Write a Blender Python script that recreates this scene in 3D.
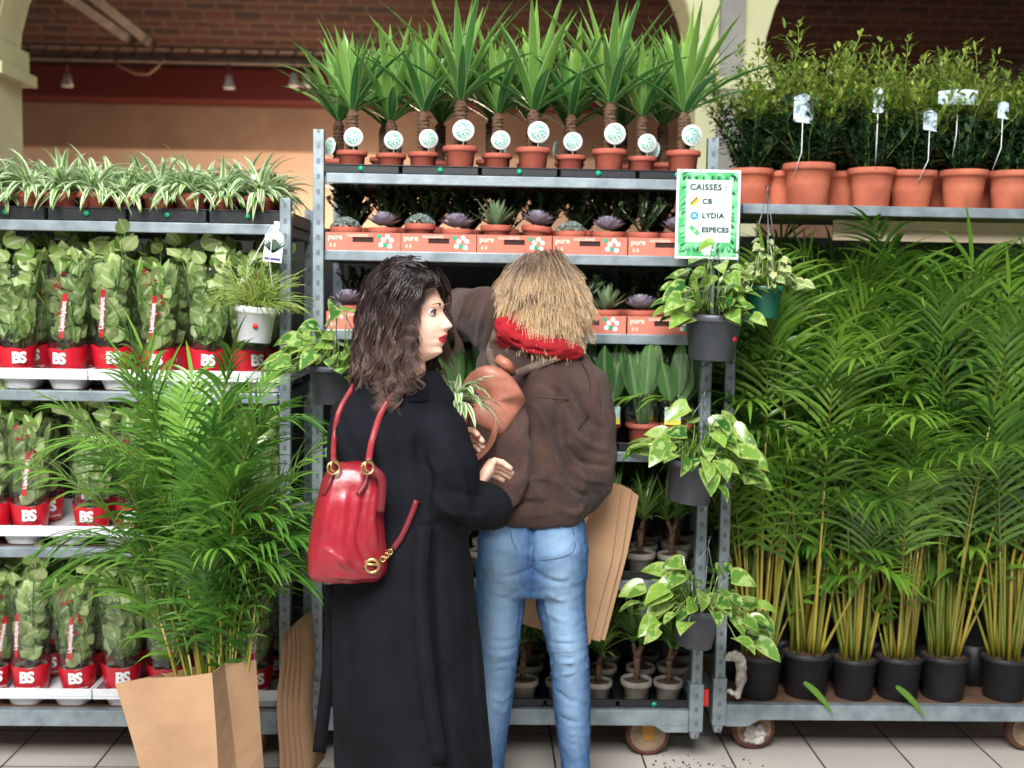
import bpy, bmesh, math, random
import numpy as np
from mathutils import Vector, Matrix, Euler, noise
R = math.radians
random.seed(7)
rnd = random.Random(11)
for o in list(bpy.data.objects): bpy.data.objects.remove(o)
scn = bpy.context.scene
COL = scn.collection
V = Vector

# ------------------------------------------------------------------ camera
F = 1138.0
CAM = V((0, 0, 1.645))
CR = Matrix.Rotation(R(-1.6), 3, 'Z') @ Matrix.Rotation(R(90 - 4.7), 3, 'X') @ Matrix.Rotation(R(1.0), 3, 'Z')
cd = bpy.data.cameras.new('camera'); cam = bpy.data.objects.new('camera', cd); COL.objects.link(cam)
cam.matrix_world = Matrix.Translation(CAM) @ CR.to_4x4()
cd.sensor_width = 36; cd.lens = F / 1024 * 36
cd.clip_start = .05
cd.dof.use_dof = True; cd.dof.focus_distance = 3.15; cd.dof.aperture_fstop = 2.4
scn.camera = cam

# ------------------------------------------------------------------ world, lights, exposure
w = bpy.data.worlds.new('world'); scn.world = w; w.use_nodes = True
nt = w.node_tree; bg = nt.nodes['Background']
tc = nt.nodes.new('ShaderNodeTexCoord'); sp = nt.nodes.new('ShaderNodeSeparateXYZ'); rp = nt.nodes.new('ShaderNodeValToRGB')
nt.links.new(tc.outputs['Generated'], sp.inputs[0]); nt.links.new(sp.outputs['Z'], rp.inputs[0]); nt.links.new(rp.outputs[0], bg.inputs[0])
rp.color_ramp.elements[0].position = 0.0; rp.color_ramp.elements[0].color = (.3, .3, .31, 1)
rp.color_ramp.elements[1].position = .45; rp.color_ramp.elements[1].color = (.86, .93, 1, 1)
bg.inputs[1].default_value = .34
def area(name, loc, target, size, power, col=(1, 1, 1), sy=None):
    l = bpy.data.lights.new(name, 'AREA'); l.energy = power; l.size = size; l.color = col
    if sy: l.shape = 'RECTANGLE'; l.size_y = sy
    o = bpy.data.objects.new(name, l); COL.objects.link(o); o.location = loc
    o.rotation_euler = (V(target) - V(loc)).to_track_quat('-Z', 'Y').to_euler()
    return o
area('sky_opening_light', (-.9, -1.1, 5.0), (0, 4.2, .9), 3.2, 640, (1, .99, .97), 2.6)
scn.view_settings.view_transform = 'Standard'; scn.view_settings.look = 'None'
scn.view_settings.gamma = 1; scn.view_settings.use_curve_mapping = False
scn.view_settings.exposure = 0.3

# ------------------------------------------------------------------ helpers
def at(px, py, Y):
    d = CR @ V(((px - 512) / F, (384 - py) / F, -1))
    return CAM + d * ((Y - CAM.y) / d.y)
def lin(c):
    return tuple(((x / 255) / 12.92 if x / 255 <= .04045 else ((x / 255 + .055) / 1.055) ** 2.4) for x in c) + (1,)
ORD = ['first', 'second', 'third', 'fourth', 'fifth', 'sixth', 'seventh', 'eighth', 'ninth', 'tenth', 'eleventh', 'twelfth', 'thirteenth', 'fourteenth']
def tag(o, label=None, cat=None, group=None, kind=None):
    if label: o['label'] = label
    if cat: o['category'] = cat
    if group: o['group'] = group
    if kind: o['kind'] = kind
    return o
def empty(name, loc=(0, 0, 0), rz=0, label=None, cat=None, group=None):
    o = bpy.data.objects.new(name, None); COL.objects.link(o); o.location = loc; o.rotation_euler = (0, 0, rz)
    o.empty_display_size = .05
    return tag(o, label, cat, group)
KIDS = {}
def copy_tree(o, parent=None):
    c = o.copy(); COL.objects.link(c)
    if parent: c.parent = parent; KIDS.setdefault(parent.name, []).append(c)
    for ch in KIDS.get(o.name, []): copy_tree(ch, c)
    return c
class MB:
    """collects geometry with per-vertex uv and a per-leaf random value"""
    def __init__(s): s.v = []; s.f = []; s.uv = []; s.r = []; s.mi = []
    def add(s, vs, fs, uvs=None, r=0.5, mi=0):
        n = len(s.v); s.v.extend(vs); s.f.extend([tuple(i + n for i in f) for f in fs])
        s.uv.extend(uvs if uvs else [(0, 0)] * len(vs)); s.r.extend([r] * len(vs)); s.mi.extend([mi] * len(fs))
        return s
    def box(s, lo, hi, mi=0, r=.5):
        x0, y0, z0 = lo; x1, y1, z1 = hi
        return s.add([V(p) for p in ((x0, y0, z0), (x1, y0, z0), (x1, y1, z0), (x0, y1, z0), (x0, y0, z1), (x1, y0, z1), (x1, y1, z1), (x0, y1, z1))],
              [(0, 3, 2, 1), (4, 5, 6, 7), (0, 1, 5, 4), (1, 2, 6, 5), (2, 3, 7, 6), (3, 0, 4, 7)], None, r, mi)
    def lathe(s, prof, n=20, c=(0, 0, 0), r=.5, mi=0, jig=None):
        c = V(c); vs = []; fs = []; uv = []
        for j, (rad, z) in enumerate(prof):
            for i in range(n):
                a = 2 * math.pi * i / n; k = jig(a, j) if jig else 1
                vs.append(c + V((rad * k * math.cos(a), rad * k * math.sin(a), z))); uv.append((i / n, j / len(prof)))
        for j in range(len(prof) - 1):
            for i in range(n):
                i2 = (i + 1) % n; fs.append((j * n + i, j * n + i2, (j + 1) * n + i2, (j + 1) * n + i))
        return s.add(vs, fs, uv, r, mi)
    def tube(s, pts, rad, n=6, r=.5, mi=0, cap=True, flat=1.0, ref=None):
        pts = [V(p) for p in pts]; N = len(pts)
        if not hasattr(rad, '__len__'): rad = [rad] * N
        vs = []; fs = []; uv = []; prev = V(ref) if ref else None
        for k in range(N):
            t = (pts[min(k + 1, N - 1)] - pts[max(k - 1, 0)])
            t = t.normalized() if t.length > 1e-9 else V((0, 0, 1))
            if prev is None:
                prev = V((1, 0, 0)) if abs(t.x) < .8 else V((0, 1, 0))
            a = (prev - t * prev.dot(t))
            a = a.normalized() if a.length > 1e-6 else t.orthogonal().normalized()
            prev = a; b = t.cross(a)
            for i in range(n):
                an = 2 * math.pi * i / n
                vs.append(pts[k] + a * (math.cos(an) * rad[k]) + b * (math.sin(an) * rad[k] * flat)); uv.append((i / n, k / (N - 1)))
        for k in range(N - 1):
            for i in range(n):
                i2 = (i + 1) % n; fs.append((k * n + i, k * n + i2, (k + 1) * n + i2, (k + 1) * n + i))
        if cap: fs.append(tuple(range(n))[::-1]); fs.append(tuple(range((N - 1) * n, N * n)))
        return s.add(vs, fs, uv, r, mi)
    def rings(s, rings, n=24, r=.5, mi=0, cap=True):
        """rings: (centre, rx, ry, rot) horizontal ellipses, lofted"""
        vs = []; fs = []; uv = []
        for k, q in enumerate(rings):
            c, rx, ry = V(q[0]), q[1], q[2]; rot = q[3] if len(q) > 3 else 0
            e = q[4] if len(q) > 4 else 1.0
            for i in range(n):
                a = 2 * math.pi * i / n
                ca, sa = math.cos(a), math.sin(a)
                x = rx * math.copysign(abs(ca) ** e, ca); y = ry * math.copysign(abs(sa) ** e, sa)
                vs.append(c + V((x * math.cos(rot) - y * math.sin(rot), x * math.sin(rot) + y * math.cos(rot), 0))); uv.append((i / n, k / (len(rings) - 1)))
        N = len(rings)
        for k in range(N - 1):
            for i in range(n):
                i2 = (i + 1) % n; fs.append((k * n + i, k * n + i2, (k + 1) * n + i2, (k + 1) * n + i))
        if cap: fs.append(tuple(range(n))[::-1]); fs.append(tuple(range((N - 1) * n, N * n)))
        return s.add(vs, fs, uv, r, mi)
    def blade(s, p, d, L, W, droop=.5, segs=5, fold=.25, prof=None, r=.5, mi=0, up=V((0, 0, 1)), curl=0, twist=0):
        p = V(p); d = V(d).normalized(); vs = []; uv = []; fs = []
        side = d.cross(up)
        side = side.normalized() if side.length > 1e-4 else V((1, 0, 0))
        st = L / segs
        for k in range(segs + 1):
            t = k / segs
            wd = (prof(t) if prof else math.sin(math.pi * min(1, .12 + .88 * t)) ** .7) * W * .5
            nrm = side.cross(d).normalized()
            sd = side if not twist else (side * math.cos(twist * t) + nrm * math.sin(twist * t))
            if k == segs:
                vs.append(p.copy()); uv.append((.5, 1))
            else:
                vs += [p - sd * wd + nrm * (wd * fold), p.copy(), p + sd * wd + nrm * (wd * fold)]; uv += [(0, t), (.5, t), (1, t)]
            p = p + d * st
            d = (d + V((0, 0, -1)) * droop / segs * (1 - abs(d.z) * .5 if d.z < 0 else 1) + side * curl / segs).normalized()
        for k in range(segs - 1):
            a = k * 3; fs += [(a, a + 1, a + 4, a + 3), (a + 1, a + 2, a + 5, a + 4)]
        a = (segs - 1) * 3; fs += [(a, a + 1, a + 3), (a + 1, a + 2, a + 3)]
        return s.add(vs, fs, uv, r, mi)
    def poly(s, pts, th, axis=V((0, 1, 0)), mi=0, r=.5):
        """flat outline (3d points) extruded by th along axis"""
        n = len(pts); a = [V(p) for p in pts]; b = [p + V(axis) * th for p in a]
        fs = [tuple(range(n))[::-1], tuple(range(n, 2 * n))] + [(i, (i + 1) % n, (i + 1) % n + n, i + n) for i in range(n)]
        return s.add(a + b, fs, None, r, mi)
    def disc(s, c, rad, nrm=V((0, -1, 0)), n=20, mi=0, r=.5, th=0, sx=1):
        c = V(c); nrm = V(nrm).normalized(); a = nrm.orthogonal().normalized()
        if abs(nrm.z) < .9: a = V((0, 0, 1)).cross(nrm).normalized()
        b = nrm.cross(a)
        ring = [c + a * (rad * sx * math.cos(2 * math.pi * i / n)) + b * (rad * math.sin(2 * math.pi * i / n)) for i in range(n)]
        uv = [(.5 + .5 * math.cos(2 * math.pi * i / n), .5 + .5 * math.sin(2 * math.pi * i / n)) for i in range(n)]
        if th:
            r2 = [p + nrm * th for p in ring]
            return s.add(ring + r2, [tuple(range(n))[::-1], tuple(range(n, 2 * n))] + [(i, (i + 1) % n, (i + 1) % n + n, i + n) for i in range(n)], uv + uv, r, mi)
        return s.add(ring, [tuple(range(n))], uv, r, mi)
    def xf(s, M):
        s.v = [M @ v for v in s.v]; return s
    def mesh(s, name, mats, smooth=True):
        me = bpy.data.meshes.new(name)
        me.from_pydata([tuple(v) for v in s.v], [], s.f)
        if not isinstance(mats, (list, tuple)): mats = [mats]
        for m in mats: me.materials.append(m)
        uvl = me.uv_layers.new(name='UVMap')
        li = np.zeros(len(me.loops), dtype=np.int32); me.loops.foreach_get('vertex_index', li)
        uvl.data.foreach_set('uv', np.array(s.uv, dtype=np.float32)[li].ravel())
        at_ = me.attributes.new('rnd', 'FLOAT', 'POINT'); at_.data.foreach_set('value', np.array(s.r, dtype=np.float32))
        me.polygons.foreach_set('material_index', np.array(s.mi, dtype=np.int32))
        me.polygons.foreach_set('use_smooth', np.full(len(me.polygons), bool(smooth)))
        me.update()
        return me
    def build(s, name, mats, parent=None, smooth=True, loc=None, bevel=0):
        o = bpy.data.objects.new(name, s.mesh(name, mats, smooth)); COL.objects.link(o)
        if loc: o.location = loc
        if bevel:
            b = o.modifiers.new('bevel', 'BEVEL'); b.width = bevel; b.segments = 2; b.limit_method = 'ANGLE'
        if parent:
            o.parent = parent; KIDS.setdefault(parent.name, []).append(o)
        return o
def part_obj(name, me, parent=None):
    o = bpy.data.objects.new(name, me); COL.objects.link(o)
    if parent: o.parent = parent; KIDS.setdefault(parent.name, []).append(o)
    return o
def text_mb(txt, size, M, mi=0, bold=0.0, bend=None, align='CENTER', depth=.0006, space=1.0):
    """lettering as real mesh; text lies in XZ facing -Y; bend(V)->V wraps it on a surface"""
    cu = bpy.data.curves.new('t', 'FONT'); cu.body = txt; cu.size = size; cu.align_x = align; cu.align_y = 'CENTER'
    cu.offset = bold; cu.resolution_u = 3; cu.space_character = space
    ob = bpy.data.objects.new('t', cu); COL.objects.link(ob)
    me = ob.to_mesh()
    mb = MB()
    vs = [V((v.co.x, -depth, v.co.y)) for v in me.vertices]; fs = [tuple(p.vertices) for p in me.polygons]
    ob.to_mesh_clear(); bpy.data.objects.remove(ob); bpy.data.curves.remove(cu)
    if bend: vs = [bend(v) for v in vs]
    return [M @ v for v in vs], fs

# ------------------------------------------------------------------ materials
MATS = {}
def nodes(name):
    m = bpy.data.materials.new(name); m.use_nodes = True; MATS[name] = m
    nt = m.node_tree; b = nt.nodes['Principled BSDF']
    return m, nt, b
def nn(nt, t, **k):
    n = nt.nodes.new(t)
    for a, b in k.items():
        if a in n.inputs: n.inputs[a].default_value = b
        else: setattr(n, a, b)
    return n
def mat(name, c, rough=.6, metal=0, c2=None, ns=6, bump=0, bs=60, stretch=(1, 1, 1), spec=.5, coat=0, detail=4, lo=.35, hi=.65, sheen=0):
    if name in MATS: return MATS[name]
    m, nt, b = nodes(name); L = nt.links
    b.inputs['Roughness'].default_value = rough; b.inputs['Metallic'].default_value = metal
    b.inputs['Specular IOR Level'].default_value = spec
    if coat: b.inputs['Coat Weight'].default_value = coat; b.inputs['Coat Roughness'].default_value = .15
    if sheen: b.inputs['Sheen Weight'].default_value = sheen
    b.inputs['Base Color'].default_value = lin(c)
    if c2 or bump:
        t = nn(nt, 'ShaderNodeTexCoord'); mp = nn(nt, 'ShaderNodeMapping'); mp.inputs['Scale'].default_value = stretch
        L.new(t.outputs['Object'], mp.inputs[0])
    if c2:
        n = nn(nt, 'ShaderNodeTexNoise', Scale=ns, Detail=detail); L.new(mp.outputs[0], n.inputs['Vector'])
        r = nn(nt, 'ShaderNodeValToRGB'); r.color_ramp.elements[0].position = lo; r.color_ramp.elements[1].position = hi
        r.color_ramp.elements[0].color = lin(c); r.color_ramp.elements[1].color = lin(c2)
        L.new(n.outputs['Fac'], r.inputs[0]); L.new(r.outputs[0], b.inputs['Base Color'])
    if bump:
        n = nn(nt, 'ShaderNodeTexNoise', Scale=bs, Detail=5); L.new(mp.outputs[0], n.inputs['Vector'])
        bp = nn(nt, 'ShaderNodeBump', Strength=bump, Distance=.01); L.new(n.outputs['Fac'], bp.inputs['Height']); L.new(bp.outputs[0], b.inputs['Normal'])
    return m
def leafmat(name, c1, c2, edge=None, cen=None, e0=.6, e1=.7, rough=.4, trans=.25, tcol=None, blotch=None, tip=None):
    """leaf colour varies leaf by leaf ('rnd'); margin or midrib bands follow the leaf's own uv"""
    if name in MATS: return MATS[name]
    m, nt, b = nodes(name); L = nt.links
    at_ = nn(nt, 'ShaderNodeAttribute', attribute_name='rnd')
    mix = nn(nt, 'ShaderNodeMix', data_type='RGBA'); L.new(at_.outputs['Fac'], mix.inputs[0])
    mix.inputs[6].default_value = lin(c1); mix.inputs[7].default_value = lin(c2)
    out = mix.outputs[2]
    uv = nn(nt, 'ShaderNodeUVMap'); sx = nn(nt, 'ShaderNodeSeparateXYZ'); L.new(uv.outputs[0], sx.inputs[0])
    def band(col, lo, hi, inv=False, src=None):
        nonlocal out
        if src is None:
            a = nn(nt, 'ShaderNodeMath', operation='MULTIPLY_ADD'); a.inputs[1].default_value = 2; a.inputs[2].default_value = -1; L.new(sx.outputs[0], a.inputs[0])
            ab = nn(nt, 'ShaderNodeMath', operation='ABSOLUTE'); L.new(a.outputs[0], ab.inputs[0]); src = ab.outputs[0]
        mr = nn(nt, 'ShaderNodeMapRange'); mr.inputs['From Min'].default_value = lo; mr.inputs['From Max'].default_value = hi; L.new(src, mr.inputs[0])
        if inv: mr.inputs['To Min'].default_value = 1; mr.inputs['To Max'].default_value = 0
        mx = nn(nt, 'ShaderNodeMix', data_type='RGBA'); L.new(mr.outputs[0], mx.inputs[0]); L.new(out, mx.inputs[6]); mx.inputs[7].default_value = lin(col); out = mx.outputs[2]
    if edge: band(edge, e0, e1)
    if cen: band(cen, e0, e1, True)
    if tip: band(tip, .55, 1.0, src=sx.outputs[1])
    if blotch:
        t = nn(nt, 'ShaderNodeTexCoord'); n = nn(nt, 'ShaderNodeTexNoise', Scale=38, Detail=3); L.new(t.outputs['Object'], n.inputs['Vector'])
        band(blotch, .5, .58, src=n.outputs['Fac'])
    L.new(out, b.inputs['Base Color']); b.inputs['Roughness'].default_value = rough * .85; b.inputs['Specular IOR Level'].default_value = .8
    tr = nn(nt, 'ShaderNodeBsdfTranslucent'); L.new(out, tr.inputs[0])
    ms = nn(nt, 'ShaderNodeMixShader'); ms.inputs[0].default_value = trans
    o = nt.nodes['Material Output']; L.new(b.outputs[0], ms.inputs[1]); L.new(tr.outputs[0], ms.inputs[2]); L.new(ms.outputs[0], o.inputs[0])
    return m
def clearmat(name, gl=.08, tint=(248, 250, 250), rough=.1):
    if name in MATS: return MATS[name]
    m, nt, b = nodes(name); L = nt.links
    nt.nodes.remove(b)
    tr = nn(nt, 'ShaderNodeBsdfTransparent'); tr.inputs[0].default_value = lin(tint)
    g = nn(nt, 'ShaderNodeBsdfGlossy'); g.inputs['Roughness'].default_value = rough; g.inputs[0].default_value = (.9, .93, .95, 1)
    t = nn(nt, 'ShaderNodeTexCoord'); mp = nn(nt, 'ShaderNodeMapping'); mp.inputs['Scale'].default_value = (40, 40, 9); L.new(t.outputs['Object'], mp.inputs[0])
    n = nn(nt, 'ShaderNodeTexNoise', Scale=1, Detail=3); L.new(mp.outputs[0], n.inputs['Vector'])
    bp = nn(nt, 'ShaderNodeBump', Strength=.9, Distance=.02); L.new(n.outputs['Fac'], bp.inputs['Height']); L.new(bp.outputs[0], g.inputs['Normal'])
    fr = nn(nt, 'ShaderNodeLayerWeight', Blend=.25); mr = nn(nt, 'ShaderNodeMapRange'); L.new(fr.outputs['Fresnel'], mr.inputs[0]); mr.inputs['To Min'].default_value = gl; mr.inputs['To Max'].default_value = .5
    ms = nn(nt, 'ShaderNodeMixShader'); L.new(mr.outputs[0], ms.inputs[0]); L.new(tr.outputs[0], ms.inputs[1]); L.new(g.outputs[0], ms.inputs[2])
    L.new(ms.outputs[0], nt.nodes['Material Output'].inputs[0])
    return m
M_galv = mat('galvanised', (150, 162, 168), .42, .35, (118, 130, 136), 14, .05, 90, detail=6)
M_white = mat('white_plastic', (232, 234, 236), .4, 0, (214, 217, 222), 9)
M_black = mat('black_plastic', (26, 28, 32), .38)
M_blackpot = mat('black_pot', (27, 28, 31), .5, 0, (38, 38, 40), 20)
M_terra = mat('terracotta', (180, 94, 76), .75, 0, (162, 80, 64), 16, .08, 90)
M_terra2 = mat('terracotta_pale', (190, 108, 82), .8, 0, (160, 84, 62), 9, .1, 60)
M_soil = mat('soil', (44, 30, 22), .95, 0, (92, 66, 48), 90, .8, 120)
M_wood = mat('shelf_board', (116, 86, 66), .7, 0, (84, 60, 48), 5, .1, 50, (1, 6, 1))
M_kraft = mat('kraft_paper', (186, 148, 114), .85, 0, (172, 134, 102), 5, .12, 14)
M_green_dot = mat('green_sticker', (24, 160, 118), .5)
M_red_dot = mat('red_sticker', (214, 44, 40), .5)
M_ink = mat('dark_ink', (40, 60, 66), .6)
M_paper = mat('white_card', (236, 240, 240), .5)
M_greygreen_pot = mat('grey_pot', (140, 132, 122), .7, 0, (112, 106, 98), 20)
# ------------------------------------------------------------------ the setting
def structure(mb, name, m, smooth=False, bevel=0):
    return tag(mb.build(name, m, None, smooth, bevel=bevel), kind='structure')
_d = CR @ V(((736 - 512) / F, (384 - 768) / F, -1)); _p = CAM + _d * (-CAM.z / _d.z); TX = -_p.x % .315
_d = CR @ V(((700 - 512) / F, (384 - 735) / F, -1)); _p = CAM + _d * (-CAM.z / _d.z); TY = -_p.y % .315
def tile_mat():
    m, nt, b = nodes('floor_tiles'); L = nt.links
    t = nn(nt, 'ShaderNodeTexCoord'); mp = nn(nt, 'ShaderNodeMapping'); L.new(t.outputs['Object'], mp.inputs[0]); mp.inputs['Location'].default_value = (TX, TY, 0)
    br = nn(nt, 'ShaderNodeTexBrick', offset=0.0, squash=1.0); L.new(mp.outputs[0], br.inputs['Vector'])
    br.inputs['Color1'].default_value = lin((222, 214, 205)); br.inputs['Color2'].default_value = lin((206, 199, 190)); br.inputs['Mortar'].default_value = lin((34, 30, 28))
    br.inputs['Scale'].default_value = 1; br.inputs['Mortar Size'].default_value = .0035; br.inputs['Brick Width'].default_value = .315; br.inputs['Row Height'].default_value = .315; br.inputs['Bias'].default_value = 0
    n = nn(nt, 'ShaderNodeTexNoise', Scale=3, Detail=8); L.new(mp.outputs[0], n.inputs['Vector'])
    mx = nn(nt, 'ShaderNodeMix', data_type='RGBA', blend_type='MULTIPLY'); mx.inputs[0].default_value = .35
    L.new(br.outputs['Color'], mx.inputs[6]); L.new(n.outputs['Color'], mx.inputs[7])
    n2 = nn(nt, 'ShaderNodeHueSaturation', Saturation=0.0); L.new(n.outputs['Color'], n2.inputs['Color']); L.new(n2.outputs[0], mx.inputs[7])
    L.new(mx.outputs[2], b.inputs['Base Color']); b.inputs['Roughness'].default_value = .35
    return m
def brick_mat():
    m, nt, b = nodes('vault_brick'); L = nt.links
    t = nn(nt, 'ShaderNodeTexCoord')
    br = nn(nt, 'ShaderNodeTexBrick'); L.new(t.outputs['Object'], br.inputs['Vector'])
    br.inputs['Color1'].default_value = lin((74, 38, 28)); br.inputs['Color2'].default_value = lin((44, 25, 22)); br.inputs['Mortar'].default_value = lin((84, 62, 50))
    br.inputs['Scale'].default_value = 1; br.inputs['Mortar Size'].default_value = .012; br.inputs['Brick Width'].default_value = .26; br.inputs['Row Height'].default_value = .085
    L.new(br.outputs['Color'], b.inputs['Base Color']); b.inputs['Roughness'].default_value = .9
    return m
structure(MB().box((-9, -4, -.1), (9, 12.5, 0)), 'floor', tile_mat())
ceil = MB()
NB = 9   # shallow brick vaults between iron joists
for k in range(NB):
    y0 = 5.6 + k * .78
    prof = [(y0 + .78 * i / 8, 3.98 + .16 * math.sin(math.pi * i / 8)) for i in range(9)]
    vs = [V((x, y, z)) for y, z in prof for x in (-9, 9)]
    ceil.add(vs, [(2 * i, 2 * i + 1, 2 * i + 3, 2 * i + 2) for i in range(8)])
ceil.box((-9, 5.5, 4.2), (9, 12.7, 4.4))
structure(ceil, 'ceiling', brick_mat(), True)
wall = MB().box((-9, 12.3, 0), (9, 12.5, 4.3))
M_wall = mat('peach_plaster', (214, 182, 158), .9, 0, (206, 172, 148), 2)
structure(wall, 'wall_back', M_wall)
structure(MB().box((-9.1, 5.6, 0), (-9, 12.5, 4.3)), 'wall_left', M_wall)
structure(MB().box((9, 5.6, 0), (9.1, 12.5, 4.3)), 'wall_right', M_wall)
# dark red crossbeam and darker wall course under it
structure(MB().box((-9, 11.9, 3.52), (9, 12.3, 3.86)), 'trim_1', mat('oxblood_paint', (84, 24, 18), .5), bevel=.02)
structure(MB().box((-9, 12.2, 3.06), (9, 12.3, 3.52)), 'trim_2', mat('brown_course', (140, 112, 94), .9, 0, (128, 100, 84), 3), bevel=.01)
structure(MB().box((-3.4, 5.0, 0), (3.9, 5.06, 1.9)), 'dark_backdrop', mat('dark_backdrop_mat', (16, 20, 18), .8, 0, (26, 30, 24), 6), bevel=.004)  # added dark sheet behind the carts, stands in for the darkness between shelves
# columns with arched spandrels
M_stone = mat('cream_paint', (206, 206, 160), .7, 0, (188, 190, 148), 3)
M_grey = mat('column_grey', (150, 148, 140), .7, 0, (130, 128, 122), 4)
def column(px, name='column'):
    Y = 6.0; c = at(px, 100, Y).x; m = MB()
    m.box((c - .17, Y, 0), (c + .17, Y + .34, 2.82)); m.box((c - .23, Y - .06, 2.7), (c + .23, Y + .4, 2.76)); m.box((c - .2, Y - .03, 2.76), (c + .2, Y + .37, 2.88))
    m.box((c - .06, Y - .05, 0), (c + .06, Y, 3.98), mi=1)
    for s in (-1, 1):   # spandrel: wall above the springing, cut by a quarter ellipse
        arc = [(c + s * (.17 + 2.2 * (1 - math.cos(a))), 2.82 + 1.37 * math.sin(a)) for a in [math.pi / 2 * i / 14 for i in range(15)]]
        pts = [V((x, Y + .02, z)) for x, z in arc] + [V((c + s * 2.37, Y + .02, 4.2)), V((c, Y + .02, 4.2)), V((c, Y + .02, 2.82))]
        if s < 0: pts = pts[::-1]
        m.poly(pts, .3)
        arc2 = [V((x - s * .0, Y - .02, z)) for x, z in arc]; arc3 = [V((c + s * (.11 + 2.2 * (1 - math.cos(a))), Y - .02, 2.82 + 1.44 * math.sin(a))) for a in [math.pi / 2 * i / 14 for i in range(15)]]
        m.add(arc2 + arc3, [(i, i + 1, i + 16, i + 15) if s > 0 else (i, i + 15, i + 16, i + 1) for i in range(14)])
    o = m.build(name, [M_stone, M_grey], None, False); tag(o, kind='structure'); return o
column(728); column(-38)
# iron tie rails, roof struts, wiring and lamps under the vaults
M_iron = mat('old_iron', (108, 92, 80), .7, .2, (86, 70, 60), 8)
r1 = MB(); z0 = at(200, 58, 9.6).z
r1.box((-9, 9.6, z0 - .035), (9, 9.66, z0 + .005)); r1.box((-9, 9.6, z0 + .07), (9, 9.66, z0 + .09))
for k in range(110):
    x = -8 + k * .145; r1.tube([(x, 9.63, z0), (x + .07, 9.63, z0 + .08)], .01, 4)
structure(r1, 'trim_3', M_iron)
for k, (a, b) in enumerate((((62, -8), (132, 40)), ((88, -8), (152, 44)))):
    m = MB(); p, q = at(*a, 8.6), at(*b, 9.6); m.tube([p, q], .05, 4); structure(m, 'trim_%d' % (4 + k), M_iron)
lamp = empty('tube_lamp', at(226, 23, 9.4), 0, 'pale fluorescent batten lamp fixed under the dark brick vault', 'lamp')
MB().box((-.24, -.05, -.02), (.24, .05, .05)).build('housing', mat('lamp_case', (190, 160, 130), .6), lamp, bevel=.01)
MB().tube([(-.22, 0, -.035), (.22, 0, -.035)], .018, 8).build('tube', mat('dull_tube', (225, 205, 180), .4), lamp)
lamp.location.z = 4.0
MBc = MB().box((-.02, -.02, .05), (.02, .02, .12)); MBc.build('bracket', M_iron, lamp)
names = ['hanging spot lamp below the iron rail, by the left column', 'hanging spot lamp in the middle of the iron rail above spider plants', 'left one of two close hanging spot lamps left of the yuccas', 'right one of two close hanging spot lamps left of the yuccas']
for k, (px, py) in enumerate(((67, 76), (229, 78), (294, 76), (307, 76))):
    p = at(px, py, 9.63); L_ = empty('spot_lamp', p, 0, names[k], 'lamp', 'spot lamps on the iron rail')
    MB().tube([(0, 0, 0), (0, 0, z0 - p.z)], .006, 5).build('cord', M_iron, L_)
    MB().lathe([(.0, .02), (.025, .02), (.03, -.02), (.05, -.08), (.045, -.085), (0, -.07)], 12).build('lamp_head', mat('lamp_grey', (170, 165, 160), .5), L_)
m = MB(); pts = [at(x, y, 9.55) for x, y in ((112, 58), (120, 66), (135, 73), (148, 74), (158, 66), (164, 58))]
tag(m.tube(pts, .012, 6).build('cable', mat('cable_tan', (150, 120, 90), .7)), 'tan cable looping down from the iron rail above spider plants', 'cable')
# warm lamp inside the hall (washes the back wall)
wl = bpy.data.lights.new('hall_lamp', 'POINT'); wl.energy = 200; wl.color = (1, .8, .58); wl.shadow_soft_size = .3
wo = bpy.data.objects.new('hall_lamp', wl); COL.objects.link(wo); wo.location = (-1.5, 10.9, 1.7)

# ------------------------------------------------------------------ plant carts
M_post = M_galv.copy(); M_post.name = 'perforated_post'
nt = M_post.node_tree; b = nt.nodes['Principled BSDF']
t = nn(nt, 'ShaderNodeTexCoord'); sx = nn(nt, 'ShaderNodeSeparateXYZ'); nt.links.new(t.outputs['Object'], sx.inputs[0])
ax = nn(nt, 'ShaderNodeMath', operation='ABSOLUTE'); nt.links.new(sx.outputs[0], ax.inputs[0])
c1 = nn(nt, 'ShaderNodeMath', operation='LESS_THAN'); nt.links.new(ax.outputs[0], c1.inputs[0]); c1.inputs[1].default_value = .006
md = nn(nt, 'ShaderNodeMath', operation='MODULO'); nt.links.new(sx.outputs[2], md.inputs[0]); md.inputs[1].default_value = .05
c2 = nn(nt, 'ShaderNodeMath', operation='LESS_THAN'); nt.links.new(md.outputs[0], c2.inputs[0]); c2.inputs[1].default_value = .018
ml = nn(nt, 'ShaderNodeMath', operation='MULTIPLY'); nt.links.new(c1.outputs[0], ml.inputs[0]); nt.links.new(c2.outputs[0], ml.inputs[1])
mx = nn(nt, 'ShaderNodeMix', data_type='RGBA'); nt.links.new(ml.outputs[0], mx.inputs[0]); mx.inputs[7].default_value = lin((104, 112, 118))
old = b.inputs['Base Color'].links[0].from_socket; nt.links.new(old, mx.inputs[6]); nt.links.new(mx.outputs[2], b.inputs['Base Color'])
M_yel = mat('caster_yellow', (176, 128, 44), .5, .3, (146, 104, 40), 20)
M_wheel = mat('caster_tyre', (92, 50, 38), .6); M_hub = mat('caster_hub', (150, 128, 100), .6, 0, (116, 96, 76), 20)
DEP = .56; WID = 1.35
def shelf_mb(z, th=.034):
    m = MB()
    m.box((.045, .0, z - th), (WID - .045, .03, z)); m.box((.045, DEP - .03, z - th), (WID - .045, DEP, z))
    m.box((.02, .03, z - th), (.05, DEP - .03, z)); m.box((WID - .05, .03, z - th), (WID - .02, DEP - .03, z))
    m.box((.05, .03, z - .018), (WID - .05, DEP - .03, z - .003), mi=1)
    return m
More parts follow.
